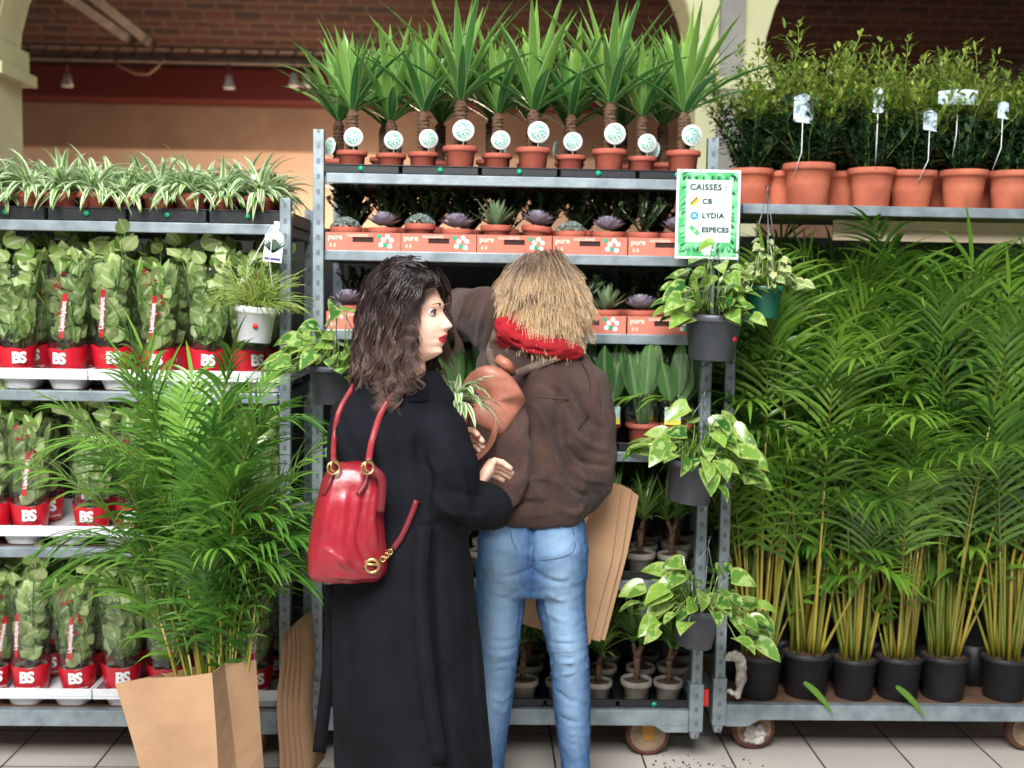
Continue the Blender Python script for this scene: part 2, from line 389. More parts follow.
def make_cart(x0, Y, ztop, shelves, label, board=None, base_z=.21):
    c = empty('plant_cart', (x0, Y, 0), 0, label, 'plant cart', 'galvanised plant carts')
    for (px, py) in ((0, 0), (WID - .04, 0), (0, DEP - .04), (WID - .04, DEP - .04)):
        p = MB().box((-.018, 0, .165), (.018, .035, ztop)).box((-.024, -.006, .13), (.024, .04, .30)).tube([(0, .017, .135), (0, .017, .10)], [.024, .014], 8)
        p.build('post', M_post, c, False, loc=(px + .02, py, 0), bevel=.002)
    b_ = MB()
    b_.box((.045, -.002, base_z - .06), (WID - .045, .03, base_z - .005)).box((.045, DEP - .03, base_z - .06), (WID - .045, DEP, base_z - .005))
    b_.box((0, .03, base_z - .06), (.04, DEP - .03, base_z - .005)).box((WID - .04, .03, base_z - .06), (WID, DEP - .03, base_z - .005))
    b_.box((.04, .03, base_z - .03), (WID - .04, DEP - .03, base_z - .006), mi=1)
    for xx in (.045, WID - .165):
        s = 1 if xx < 1 else -1; xa = xx if s > 0 else xx + .12
        b_.poly([V((xa, .0, base_z - .06)), V((xa, .0, base_z - .085)), V((xa + s * .08, .0, base_z - .085)), V((xa + s * .12, 0, base_z - .06))][::-s], .03)
    b_.build('base_frame', [M_galv, M_wood], c, False, bevel=.002)
    for zz in shelves:
        shelf_mb(zz).build('shelf', [M_galv, board or M_wood], c, False, bevel=.003)
    for (wx, wy) in ((.17, .12), (WID - .17, .12), (.17, DEP - .12), (WID - .17, DEP - .12)):
        k = MB().box((-.045, -.04, base_z - .075), (.045, .04, base_z - .06)).poly([V((-.03, -.032, base_z - .075)), V((.03, -.032, base_z - .075)), V((.016, -.032, .06)), V((-.016, -.032, .06))][::-1], .006).poly([V((-.03, .026, base_z - .075)), V((.03, .026, base_z - .075)), V((.016, .026, .06)), V((-.016, .026, .06))][::-1], .006)
        ca = k.build('caster', M_yel, c, False, loc=(wx, wy, 0), bevel=.002)
        wm = MB(); n = 24
        prof = [(0.012, -.02), (.062, -.02), (.067, -.024), (.078, -.02), (.081, 0), (.078, .02), (.067, .024), (.062, .02), (.012, .02)]
        wm.lathe(prof, n, mi=0); wm.disc((0, 0, -.0245), .063, (0, 0, -1), mi=1); wm.disc((0, 0, .0245), .063, (0, 0, 1), mi=1); wm.disc((0, 0, -.026), .012, (0, 0, -1), mi=0)
        wm.xf(Matrix.Rotation(R(90), 4, 'X')); wm.xf(Matrix.Translation((0, 0, .081)))
        wm.build('wheel', [M_wheel, M_hub], ca)
    return c
YA, YB, YC = 3.78, 3.82, 3.88
XA = at(291, 400, YA).x - WID; XB = at(312, 250, YB).x; XC = at(722, 450, YC).x
def zof(px, py, Y): return at(px, py, Y).z
SA = [zof(150, 222, YA), zof(150, 392, YA), zof(150, 549, YA)]
SB = [zof(500, 176, YB), zof(500, 253, YB), zof(500, 332, YB), zof(630, 452, YB), zof(640, 581, YB)]
SC = [zof(880, 206, YC)]
BZ = .21
make_cart(XA, YA, zof(283, 198, YA), SA, 'galvanised plant cart on the left, shelves of red wrapped plants')
make_cart(XB, YB, zof(318, 129, YB), SB, 'galvanised plant cart in the middle, yuccas on its top shelf')
make_cart(XC, YC, SC[0] + .005, SC, 'galvanised plant cart on the right, packed with tall palms', mat('cream_board', (236, 214, 186), .6))
cc = bpy.data.objects['plant_cart.002']
MB().box((.4, .0, SC[0] - .112), (WID - .05, .012, SC[0] - .076)).box((.4, 0, SC[0] - .074), (WID - .05, .012, SC[0] - .04)).build('backboard', MATS['cream_board'], cc, False, loc=(0, .14, 0), bevel=.002)
print('XA', XA, 'XB', XB, 'XC', XC, 'SA', SA, 'SB', SB, 'SC', SC)
# ------------------------------------------------------------------ plants and pots
def pot_mb(rt, rb, h, rim=.012, rimh=.22, n=24, wall=.003, bands=False):
    p = [(0, .001), (rb * .96, .0), (rb, .002)]
    hz = h * (1 - rimh)
    if bands:
        for t in (.45, .5, .55): p.append((rb + (rt - rim * .6 - rb) * t + (.0015 if t == .5 else 0), h * t))
    p += [(rb + (rt - rim * .6 - rb) * (hz / h), hz), (rt - .002, hz + .002), (rt, hz + .006), (rt, h - .002), (rt - .002, h), (rt - rim * .55, h), (rt - rim * .7, h - .012)]
    return MB().lathe(p, n)
def soil_mb(r, z):
    return MB().lathe([(0, z + .004), (r * .5, z + .006), (r, z - .002)], 14)
PROTO = {}
def place(key, build, loc, rz, label, cat, group, scale=1.0, tilt=(0, 0)):
    """first use of a kind moves the built thing itself, later ones copy it with its parts"""
    if key not in PROTO:
        PROTO[key] = build(); o = PROTO[key]
    else: o = copy_tree(PROTO[key])
    o.location = loc; o.rotation_euler = (tilt[0], tilt[1], rz); o.scale = (scale,) * 3
    o['label'] = label; o['category'] = cat
    if group: o['group'] = group
    return o
def rdir(el0, el1, rg=rnd, az=None):
    a = rg.uniform(0, 2 * math.pi) if az is None else az; e = R(rg.uniform(el0, el1))
    return V((math.cos(a) * math.cos(e), math.sin(a) * math.cos(e), math.sin(e)))
sword = lambda t: (min(1, .55 + t * 2.2) if t < .35 else max(0, 1 - ((t - .35) / .65) ** 1.7))
oval = lambda t: math.sin(math.pi * min(1, max(0.04, t)) ** .85) ** .75 if t < 1 else 0
heart = lambda t: (1 if t < .3 else 1 - ((t - .3) / .7) ** 1.6) * (.75 + .25 * min(1, t * 5))

L_yucca = leafmat('yucca_leaf', (58, 122, 56), (156, 196, 84), edge=(168, 206, 140), e0=.72, e1=.95, rough=.35, trans=.3)
M_trunk = mat('yucca_bark', (118, 88, 66), .9, 0, (72, 52, 40), 40, .9, 60, (1, 1, 3))
def label_mat():
    m, nt, b = nodes('round_label_print'); L = nt.links
    uv = nn(nt, 'ShaderNodeUVMap'); mp = nn(nt, 'ShaderNodeMapping'); mp.inputs['Scale'].default_value = (1, 1.6, 1); L.new(uv.outputs[0], mp.inputs[0])
    n = nn(nt, 'ShaderNodeTexNoise', Scale=11, Detail=2); L.new(mp.outputs[0], n.inputs['Vector'])
    r = nn(nt, 'ShaderNodeValToRGB'); r.color_ramp.interpolation = 'CONSTANT'; e = r.color_ramp.elements
    e[0].color = lin((235, 242, 240)); e[1].position = .49; e[1].color = lin((40, 150, 122))
    L.new(n.outputs['Fac'], r.inputs[0])
    d = nn(nt, 'ShaderNodeVectorMath', operation='DISTANCE'); L.new(uv.outputs[0], d.inputs[0]); d.inputs[1].default_value = (.5, .5, 0)
    lt = nn(nt, 'ShaderNodeMath', operation='LESS_THAN'); L.new(d.outputs['Value'], lt.inputs[0]); lt.inputs[1].default_value = .37
    mx = nn(nt, 'ShaderNodeMix', data_type='RGBA'); L.new(lt.outputs[0], mx.inputs[0]); mx.inputs[6].default_value = lin((240, 243, 242)); L.new(r.outputs[0], mx.inputs[7])
    L.new(mx.outputs[2], b.inputs['Base Color']); b.inputs['Roughness'].default_value = .35
    return m
M_round = label_mat()
def yucca(seed, label=True):
    g = random.Random(seed); o = empty('potted_yucca')
    pot_mb(.059, .043, .088, bands=False).build('pot', M_terra, o); soil_mb(.053, .078).build('soil', M_soil, o)
    h = .13 + g.uniform(0, .035)
    tr = MB(); pts = [(0, 0, .06), (.003, 0, .10), (-.002, .002, .15), (0, 0, .06 + h), (0, 0, .085 + h)]
    for k in range(1, 12):  # ringed bark
        z = .07 + k * (h - .01) / 11
        tr.lathe([(.0185 + g.uniform(0, .003), z - .006), (.0225 + g.uniform(0, .003), z), (.018, z + .008)], 12)
    tr.tube(pts, [.019, .019, .018, .02, .012], 12); tr.build('trunk', M_trunk, o)
    lf = MB(); z = .075 + h
    for k in range(30):
        t = k / 29; el = 34 + 53 * t; a = k * 2.4 + g.uniform(-.3, .3)
        d = rdir(el - 8, min(88, el + 8), g, a); L = (.2 + .17 * math.sin(math.pi * min(1, .25 + t * .65))) * g.uniform(.85, 1.12)
        if t > .85: L *= .85
        lf.blade((d.x * .012, d.y * .012, z + .03 * t), d, L, .034 * g.uniform(.85, 1.15), .35 + .35 * (1 - t), 6, .38, sword, min(1, max(0, t * .75 + g.uniform(-.2, .25))), twist=g.uniform(-.5, .5))
    lf.build('foliage', L_yucca, o)
    if label:
        MB().disc((.012, -.052, .135), .036, (0, -1, .08), 26, th=.0015).tube([(.012, -.05, .075), (.012, -.05, .12)], .002, 4).build('round_label', M_round, o)
    return o
def tray_black(wd=.258, dp=.5, h=.03):
    m = MB(); m.box((0, 0, 0.002), (wd, .006, h)); m.box((0, dp - .006, .002), (wd, dp, h)); m.box((0, 0, .002), (.006, dp, h)); m.box((wd - .006, 0, .002), (wd, dp, h))
    m.box((.004, .004, .002), (wd - .004, dp - .004, .006)); m.box((-.003, -.004, h - .004), (wd + .003, .008, h)); m.box((-.003, dp - .008, h - .004), (wd + .003, dp, h))
    m.box((-.003, .008, h - .004), (.008, dp - .008, h)); m.box((wd - .008, .008, h - .004), (wd + .003, dp - .008, h))
    return m
TRAYP = {}
def black_tray(x, y, z, label, group, wd=.258, dp=.5, h=.03, dot=True):
    key = (wd, dp, h, dot)
    if key not in TRAYP:
        o = empty('plant_tray'); tray_black(wd, dp, h).build('tray_shell', M_black, o, False, bevel=.0015)
        if dot: MB().disc((wd * .5, -.005, h * .55), .0085, (0, -1, 0), 16, th=.001).build('sticker', M_green_dot, o)
        TRAYP[key] = o
    else: o = copy_tree(TRAYP[key])
    o.location = (x, y, z); tag(o, label, 'tray', group); return o
CX = lambda px, py, Y: at(px, py, Y).x
# --- middle cart, top shelf: yuccas
Z = SB[0]
for k in range(5):
    black_tray(XB + .03 + k * .263, YB + .01, Z, 'black plant tray holding yuccas on top shelf of middle cart, %s from left' % ORD[k], 'black trays under the yuccas')
front = [(352, .13), (391, .19), (423, .13), (460, .06), (497, .13), (533, .06), (570.5, .13), (609, .06), (641, .13), (683, .06)]
for k, (px, dy) in enumerate(front):
    y = YB + dy; lab = True
    place(('yucca', k % 4), lambda: yucca(20 + k % 4), (CX(px, 160, y), y, Z + (.012 if dy < .1 else .0065)), (rnd.uniform(-.25, .25)), 'yucca in terracotta pot on top shelf, %s from left in the front rows' % ORD[k], 'yucca', 'yuccas on the top shelf', 1.0 if dy < .1 else .9)
for k in range(8):
    y = YB + (.33 if k % 2 else .42); px = 345 + k * 46 + rnd.uniform(-8, 8)
    place(('yucca', k % 4), None, (CX(px, 160, y), y, Z + .0065), rnd.uniform(-2, 2) , 'yucca standing behind the front yuccas on top shelf, %s from left at back' % ORD[k], 'yucca', 'yuccas on the top shelf', .92)

# --- left cart, top shelf: variegated spider plants
L_spider = leafmat('spider_leaf', (96, 150, 60), (134, 180, 76), edge=(232, 240, 212), e0=.4, e1=.55, rough=.4, trans=.3)
def spider(seed, n=84, s=1.0, pot=True):
    g = random.Random(seed); o = empty('spider_plant')
    if pot: pot_mb(.058, .043, .085).build('pot', M_terra, o)
    soil_mb(.052, .076).build('soil', M_soil, o)
    lf = MB()
    for k in range(n):
        t = k / n; d = rdir(5 + 65 * t, 35 + 50 * t, g)
        lf.blade((d.x * .012, d.y * .012, .08), d, g.uniform(.11, .2) * s, .021 * g.uniform(.7, 1.2), g.uniform(1.6, 3.0), 7, .35, sword, g.random(), twist=g.uniform(-.6, .6))
    lf.build('foliage', L_spider, o); return o
Z = SA[0]
for k in range(5):
    black_tray(XA + .03 + k * .262, YA + .01, Z, 'black plant tray holding spider plants on left cart, %s from the right end' % ORD[4 - k], 'black trays under the spider plants', h=.045)
for row, (dy, n0, off) in enumerate(((.075, 11, 0), (.2, 11, 18), (.33, 10, 4), (.45, 10, 20))):
    y = YA + dy; xs = [CX(-68 + k * 32.5 + off + rnd.uniform(-3, 3), 200, y) for k in range(n0)]; xs = [x for x in xs if XA + .07 <= x <= XA + WID - .08]
    for k, x in enumerate(xs):
        place(('spider', (k + row) % 3), lambda: spider(40 + (k + row) % 3), (x, y, Z + .0065), rnd.uniform(0, 6), 'variegated spider plant on left cart top shelf, %s row, %s from the right end' % (['front', 'second', 'third', 'back'][row], ORD[len(xs) - 1 - k]), 'spider plant', 'spider plants on the left cart', rnd.uniform(.92, 1.06))
tg = MB().box((-.022, 0, 0), (.022, .0015, .03)).tube([(0, .001, -.06), (0, .001, 0)], .0015, 4)
p = at(249, 184, YA + .05); tag(tg.build('price_card', M_paper, None, False, loc=p), 'small blank white card stuck among the spider plants at right end', 'card')

# --- succulents
L_ech = [leafmat('echeveria_purple', (150, 142, 164), (190, 182, 200), edge=(222, 200, 216), e0=.6, e1=1, rough=.55, trans=.05),
         leafmat('echeveria_blue', (140, 156, 152), (184, 196, 190), edge=(196, 204, 200), e0=.5, e1=1, rough=.55, trans=.05),
         leafmat('aloe_leaf', (106, 132, 96), (136, 156, 112), rough=.5, trans=.08),
         leafmat('jade_leaf', (34, 54, 34), (70, 92, 52), rough=.35, trans=.08)]
M_terra_dish = M_terra
def succ(kind, seed):
    g = random.Random(seed); o = empty('potted_succulent')
    pot_mb(.053, .042, .075, rimh=.3).build('pot', M_terra, o); soil_mb(.047, .068).build('soil', M_soil, o)
    lf = MB()
    if kind in (0, 1):
        for k in range(46):
            t = k / 46; el = 12 + 74 * t; d = rdir(el, el, g, k * 2.4)
            lf.blade((d.x * .008, d.y * .008, .08 + .02 * t), d, (.066 - .038 * t), .032 - .014 * t, -.5, 4, .45, lambda q: math.sin(math.pi * (.2 + .8 * q)) ** .6 if q < 1 else 0, g.random())
    elif kind == 4:    # low grey-green cushion
        for k in range(230):
            u = g.random() ** .5; a = g.uniform(0, 6.28); b = V((u * .05 * math.cos(a), u * .05 * math.sin(a), .072 + .03 * (1 - u * u)))
            for j in range(4):
                lf.blade(b, rdir(20, 70, g), .011, .007, .2, 2, .4, None, g.random())
    elif kind == 2:
        for k in range(22):
            t = k / 22; d = rdir(18 + 60 * t, 25 + 62 * t, g, k * 2.4)
            lf.blade((d.x * .006, d.y * .006, .07), d, .1 * g.uniform(.8, 1.2), .022, -.4, 6, .6, sword, g.random())
    else:              # jade bush
        for k in range(16):
            d = rdir(45, 90, g); q = V((0, 0, .07)); lf.tube([q, q + d * .07, q + d * .12], [.004, .003, .002], 4)
            for j in range(12):
                lf.blade(q + d * (.03 + .009 * j) , (rdir(-10, 60, g) + d * .5), .026, .017, .1, 3, .3, oval, g.random())
    lf.build('foliage', [L_ech[0], L_ech[1], L_ech[2], L_ech[3], L_ech[1]][kind], o); return o
M_card = mat('terracotta_card', (206, 122, 102), .7, 0, (196, 112, 92), 10)
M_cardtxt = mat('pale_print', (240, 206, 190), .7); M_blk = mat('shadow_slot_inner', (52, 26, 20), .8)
CTRAY = {}
def card_tray(x, y, z, label, group='printed cardboard succulent trays'):
    wd, dp, h = .25, .46, .06
    if not CTRAY:
        o = empty('cardboard_tray'); m = MB()
        # front wall built round its hand slot
        m.box((0, 0, 0), (wd, .004, .028)); m.box((0, 0, .045), (wd, .004, h)); m.box((0, 0, .028), (.09, .004, .045)); m.box((.16, 0, .028), (wd, .004, .045))
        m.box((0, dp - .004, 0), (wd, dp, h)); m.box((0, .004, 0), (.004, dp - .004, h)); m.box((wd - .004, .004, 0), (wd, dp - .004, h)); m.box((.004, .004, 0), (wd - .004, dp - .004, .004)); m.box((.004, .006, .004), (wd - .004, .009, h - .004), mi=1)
        m.build('tray_body', [M_card, M_blk], o, False)
        t = MB()
        v, f = text_mb('pure', .026, Matrix.Translation((.032, 0, .044)), bold=.0006); t.add(v, f)
        v, f = text_mb('succulents', .017, Matrix.Translation((.106, 0, .051)), bold=.0002); t.add(v, f)
        v, f = text_mb('ii ii', .018, Matrix.Translation((.024, 0, .017)), bold=.0005); t.add(v, f)
        t.build('lettering', M_cardtxt, o, False)
        e = MB(); g = MB(); pts = [(.178, .048), (.192, .036), (.206, .048), (.219, .036), (.199, .020), (.214, .016), (.184, .020)]
        for k, (a, b) in enumerate(pts): (g if k in (0, 4) else e).disc((a, -.0004, b), .0078, (0, -1, 0), 14, th=.0005)
        e.build('dot_print', M_paper, o, False); g.build('green_dot_print', M_green_dot, o, False)
        CTRAY[0] = o
    else: o = copy_tree(CTRAY[0])
    o.location = (x, y, z); tag(o, label, 'cardboard tray', group); return o
for k, px in enumerate((324, 400, 476, 552, 628)):
    x = CX(px, 250, YB)
    card_tray(x + .003, YB + .012, SB[1], 'terracotta printed cardboard tray under succulents, %s from left on second shelf' % ORD[k])
xx = CX(324, 330, YB)
card_tray(xx + .006, YB + .012, SB[2], 'terracotta printed cardboard tray behind the long haired person, left end of third shelf')
for k in range(2):
    card_tray(CX(608 - 76 + k * 76 + 20, 330, YB), YB + .012, SB[2], 'terracotta printed cardboard tray on third shelf, %s one right of the bent person' % ['first', 'second'][k])
kinds = [4, 0, 4, 0, 2, 0, 4, 0, 3, 0]
names2 = {0: 'purple-grey rosette succulent', 1: 'blue-grey rosette succulent', 2: 'spiky aloe succulent', 3: 'dark green jade succulent', 4: 'low grey-green cushion succulent'}
for k, px in enumerate((346, 383, 420, 457, 496, 535, 571, 608, 643, 676)):
    y = YB + .075; kd = kinds[k]
    place(('succ', kd), lambda: succ(kd, 60 + kd), (CX(px, 225, y), y, SB[1] + (.02 if k in (2, 4, 5) else .0045)), rnd.uniform(0, 6), '%s in terracotta pot, %s from left in front row of second shelf' % (names2[kd], ORD[k]), 'succulent', 'succulents on the second shelf', 1.0, (0, .1 if k == 5 else 0))
for row in (0, 1):
    for k in range(9):
        y = YB + .2 + row * .15; px = 352 + k * 37.5 + row * 6
        place(('succ', 3), lambda: succ(3, 63), (CX(px, 225, y), y, SB[1] + .0045), rnd.uniform(0, 6), 'dark jade succulent behind the front pots of second shelf, %s row, %s from left' % (['middle', 'back'][row], ORD[k]), 'succulent', 'jade succulents on the second shelf', rnd.uniform(.95, 1.15))
for k, (px, kd, row) in enumerate(((347, 0, 0), (578, 3, 0), (606, 2, 0), (641, 0, 0), (360, 3, 1), (395, 3, 1), (560, 3, 1), (594, 3, 1), (625, 3, 1), (655, 3, 1))):
    y = YB + .08 + row * .16
    place(('succ', kd), None, (CX(px, 305, y), y, SB[2] + .0045), rnd.uniform(0, 6), '%s on third shelf, %s' % (names2[kd], ['left of the long haired person', 'just right of the bent head', 'second right of the bent head, leaves upright', 'by the grey pot at right end', 'behind, left of the dark hair', 'behind, right above the dark hair', 'behind the blond head', 'behind, second right of the blond head', 'behind, third right of the blond head', 'behind, at the right end'][k]), 'succulent', 'succulents on the third shelf')
black_tray(CX(676, 330, YB), YB + .015, SB[2], 'dark tray at the right end of the third shelf', None, .06, .4, .03, False)

# --- red wrapped plants on the left cart
L_hoya = leafmat('pale_round_leaf', (112, 154, 62), (204, 222, 146), cen=(222, 232, 186), e0=.0, e1=.3, rough=.42, trans=.25)
L_hoyad = leafmat('glossy_dark_leaf', (52, 92, 44), (96, 140, 60), rough=.3, trans=.2)
L_flower = leafmat('red_flower', (190, 24, 40), (222, 60, 70), rough=.5, trans=.2)
M_redwrap = mat('red_wrapper', (204, 22, 44), .35, 0, (178, 16, 36), 12, .25, 30, coat=.3)
M_sleeve = clearmat('clear_sleeve')
M_potw = mat('translucent_pot', (176, 166, 152), .6)
def bs_plant(seed, red=False):
    g = random.Random(seed); o = empty('wrapped_plant')
    pot_mb(.052, .04, .09).build('pot', M_potw, o); soil_mb(.045, .08).build('soil', M_soil, o)
    lf = MB(); st = MB()
    for k in range(8):
        a = g.uniform(0, 6.28); q = V((.02 * math.cos(a), .02 * math.sin(a), .08)); d = rdir(76, 89, g, a); pts = [q.copy()]; H = g.uniform(.22, .40)
        for j in range(7):
            q = q + d * H / 7; d = (d + V((g.uniform(-.15, .15), g.uniform(-.15, .15), 0))).normalized(); pts.append(q.copy())
            for i in range(g.choice((1, 2, 2, 3))):
                dd = rdir(15, 80, g); lf.blade(q, dd, g.uniform(.05, .078), g.uniform(.042, .058), .35, 4, .12, oval, g.random(), up=V((dd.x + g.uniform(-.5, .5), dd.y - .6, .25)).normalized(), twist=g.uniform(-.4, .4))
        st.tube(pts, .0022, 4)
    def press(v):      # leaves lie pressed inside the sleeve
        r = math.hypot(v.x, v.y); lim = .050 + .072 * max(0, v.z - .06)
        if v.z < .40 and r > lim: k_ = (lim + (r - lim) * .12) / r; return V((v.x * k_, v.y * k_, v.z))
        return v
    lf.v = [press(v) for v in lf.v]
    st.build('stem', L_hoyad, o); lf.build('foliage', L_hoya, o)
    if red:
        for k in range(7):
            fm = MB(); c = V((g.uniform(-.035, .035), -.03 - g.random() * .02, g.uniform(.2, .36)))
            for j in range(7): fm.blade(c, rdir(-20, 70, g), .018, .012, .3, 2, .3, oval, g.random())
            fm.build('flower', L_flower, o)
    # clear sleeve: open cone, slightly crumpled
    prof = [(.05, .012), (.058, .08), (.066, .17), (.074, .27), (.082, .375)]
    MB().lathe(prof, 26, jig=lambda a, j: 1 + .05 * math.sin(a * 5 + j) + .03 * math.sin(a * 9 + 2 * j)).build('clear_sleeve', M_sleeve, o)
    if seed % 4 != 2:      # printed red strip on the sleeve with small white lettering
        sm_ = MB(); N = 10; aa = [-1.9, -1.2, 0, -1.55][seed % 4]
        for j in range(N + 1):
            t = j / N; z = .13 + .15 * t; r = .0635 + .075 * (z - .13); 
            for q_ in (-1, 1): a = aa + q_ * .11 + .25 * t; sm_.v.append(V((r * math.cos(a), r * math.sin(a), z))); sm_.uv.append((0, t)); sm_.r.append(.5)
        for j in range(N): sm_.f.append((2 * j, 2 * j + 1, 2 * j + 3, 2 * j + 2)); sm_.mi.append(0)
        pr_o = sm_.build('printed_strip', M_redwrap, o)
        tx = MB(); v, f = text_mb('Lipstickplant', .02, Matrix.Rotation(R(-90), 4, 'Y'), bold=.0004)
        tx.add([V(((.0655 + .075 * (q_.z + .2 - .13)) * math.cos(aa + .25 * (q_.z + .07) / .15 + q_.x / .066), (.0655 + .075 * (q_.z + .2 - .13)) * math.sin(aa + .25 * (q_.z + .07) / .15 + q_.x / .066), q_.z + .205)) for q_ in v], f); tx.build('lettering', M_paper, pr_o, False)
    top = lambda a: .1 + .006 * math.sin(a * 2 + 1) + .003 * math.sin(a * 7)
    wm = MB(); n = 40; vs = []; fs = []
    def wr(a, t): z = .006 + (top(a) - .006) * t; r = (.0525 + .014 * t) * (1 + .012 * math.sin(a * 11 + 3 * t)); return V((r * math.cos(a), r * math.sin(a), z))
    for j in range(6):
        for i in range(n): vs.append(wr(2 * math.pi * i / n, j / 5))
    for j in range(5):
        for i in range(n): fs.append((j * n + i, j * n + (i + 1) % n, (j + 1) * n + (i + 1) % n, (j + 1) * n + i))
    fs.append(tuple(range(n))[::-1])
    wm.add(vs, fs); rw = wm.build('red_wrapper', M_redwrap, o)
    t = MB()
    def bend(v, r=.0672): a = v.x / r - math.pi / 2 + .25; return V((r * math.cos(a), r * math.sin(a), v.z)) * 1
    v, f = text_mb('BS', .05, Matrix.Translation((0, 0, .062)), bold=.0022, bend=bend, space=.86); t.add(v, f)
    v, f = text_mb('www.fleurs en pot.com', .0085, Matrix.Translation((0, 0, .026)), bold=.0002, bend=lambda v: bend(v, .0615)); t.add(v, f)
    w_ = t.build('lettering', M_paper, rw, False)
    return o
WT = {}
def white_tray(x, y, z, label):
    wd, dp = .33, .5
    if not WT:
        o = empty('white_tray'); m = MB()
        m.box((0, 0, .036), (wd, dp, .044)); m.box((0, 0, .044), (wd, .008, .072)); m.box((0, dp - .008, .044), (wd, dp, .072)); m.box((0, .008, .044), (.008, dp - .008, .072)); m.box((wd - .008, .008, .044), (wd, dp - .008, .072))
        for i in range(2):
            for j in range(3):
                cx, cy = wd * (.26 + .48 * i), .09 + j * .16
                m.rings([((cx, cy, 0), .052, .052, 0, .6), ((cx, cy, .036), .066, .066, 0, .6)], 20)
        m.build('tray_body', M_white, o, False, bevel=.003); WT[0] = o
    else: o = copy_tree(WT[0])
    o.location = (x, y, z); tag(o, label, 'tray', 'white plastic trays on the left cart'); return o
zs = [SA[1], SA[2], BZ - .006]
sh = ['upper', 'middle', 'bottom']
fr = [[-62, -22, 18, 67, 115, 160, 204, 250], [-55, -12, 30, 92, 135, 188, 222, 257], [-55, -12, 28, 77, 118, 165, 210, 256]]
for s in range(3):
    x0 = XA + .03
    for k in range(4): white_tray(x0 - .015 + k * .333, YA + .008, zs[s], 'white plastic tray on %s shelf of left cart, %s from the right end' % (sh[s], ORD[3 - k]))
    for row in range(3):
        y = YA + .075 + row * .16; xs = [CX(px + (14 if row == 1 else 0) + rnd.uniform(-3, 3), 350, y) for px in fr[s]]; xs = [x for x in xs if XA + .09 <= x <= XA + WID - .09]
        for k, x in enumerate(xs):
            v = (k * 3 + row + s) % 4
            place(('bs', v), lambda: bs_plant(80 + v, v in (1, 3)), (x, y, zs[s] + .0445), rnd.uniform(-.5, .35), 'leafy plant in clear sleeve, red wrapper, %s shelf, %s row, %s from right' % (sh[s], ['front', 'middle', 'back'][row], ORD[len(xs) - 1 - k]), 'wrapped plant', 'red wrapped plants on the left cart', rnd.uniform(.94, 1.04), (rnd.uniform(-.03, .03), rnd.uniform(-.04, .04)))
# --- middle cart, fourth shelf: broad leaves in clear sleeves
L_broad = leafmat('broad_leaf', (66, 118, 58), (122, 164, 96), cen=(150, 186, 126), e0=.0, e1=.25, rough=.35, trans=.25)
M_lab = mat('blue_plant_label', (150, 200, 216), .5, 0, (210, 226, 200), 60, lo=.45, hi=.55); M_laby = mat('yellow_label_foot', (226, 214, 90), .5)
def broad(seed, lab=True):
    g = random.Random(seed); o = empty('sleeved_plant')
    pot_mb(.058, .043, .085).build('pot', M_terra, o); soil_mb(.05, .076).build('soil', M_soil, o)
    lf = MB()
    for k in range(11):
        a = k * 2.4 + g.random(); d = rdir(72, 86, g, a); L = g.uniform(.2, .31); q = V((.015 * math.cos(a), .015 * math.sin(a), .078))
        lf.tube([q, q + d * L * .4], [.003, .002], 4, r=.9)
        lf.blade(q + d * L * .38, d, L * .62, .07, .5, 6, .25, oval, g.random(), up=V((g.uniform(-1, 1), -1, 0)).normalized())
    lf.build('foliage', L_broad, o)
    MB().lathe([(.055, .085), (.068, .2), (.085, .33)], 22, jig=lambda a, j: 1 + .05 * math.sin(a * 5 + j)).build('clear_sleeve', M_sleeve, o)
    if lab:
        m = MB(); m.box((-.028, -.066, .085), (.028, -.0645, .145)); m.box((-.028, -.067, .085), (.028, -.0655, .104), mi=1); m.build('plant_label', [M_lab, M_laby], o, False)
    return o
for k, px in enumerate((338, 412, 488, 564, 640)):
    black_tray(CX(px - 22, 445, YB) + .0, YB + .012, SB[3], 'black tray under the sleeved broad leaved plants, %s from left' % ORD[k], 'black trays on the fourth shelf', .25)
for row in range(3):
    for k, px in enumerate((350, 386, 422, 458, 494, 530, 566, 604, 642, 676)):
        y = YB + .085 + row * .15; v = (k + row) % 3
        place(('broad', v), lambda: broad(120 + v, v != 2), (CX(px, 430, y), y, SB[3] + .0065), rnd.uniform(-.4, .4), 'broad leaved plant in clear sleeve and terracotta pot, fourth shelf, %s row, %s from left' % (['front', 'middle', 'back'][row], ORD[k]), 'sleeved plant', 'sleeved plants on the fourth shelf')

# --- middle cart, two lowest shelves: small dragon trees
L_drac = leafmat('dracaena_leaf', (52, 96, 44), (120, 160, 74), edge=(130, 150, 80), e0=.7, e1=.95, rough=.35, trans=.25)
def drac(seed):
    g = random.Random(seed); o = empty('dragon_tree')
    pot_mb(.054, .04, .075, rimh=.3).build('pot', M_greygreen_pot, o); soil_mb(.048, .066).build('soil', M_soil, o)
    st = MB(); lf = MB(); st.tube([(0, 0, .06), (.004, 0, .11), (0, 0, .15)], [.011, .01, .012], 8)
    for j in range(g.choice((1, 2, 3))):
        d = rdir(50, 80, g); q = V((0, 0, .145)); e = q + d * .05; st.tube([q, e], [.009, .007], 7)
        for k in range(26):
            t = k / 26; dd = (rdir(15 + 60 * t, 30 + 58 * t, g) + d * .3)
            lf.blade(e + d * .02 * t, dd, g.uniform(.12, .21), .013, .7, 6, .35, sword, g.random())
    st.build('stem', M_trunk, o); lf.build('foliage', L_drac, o); return o
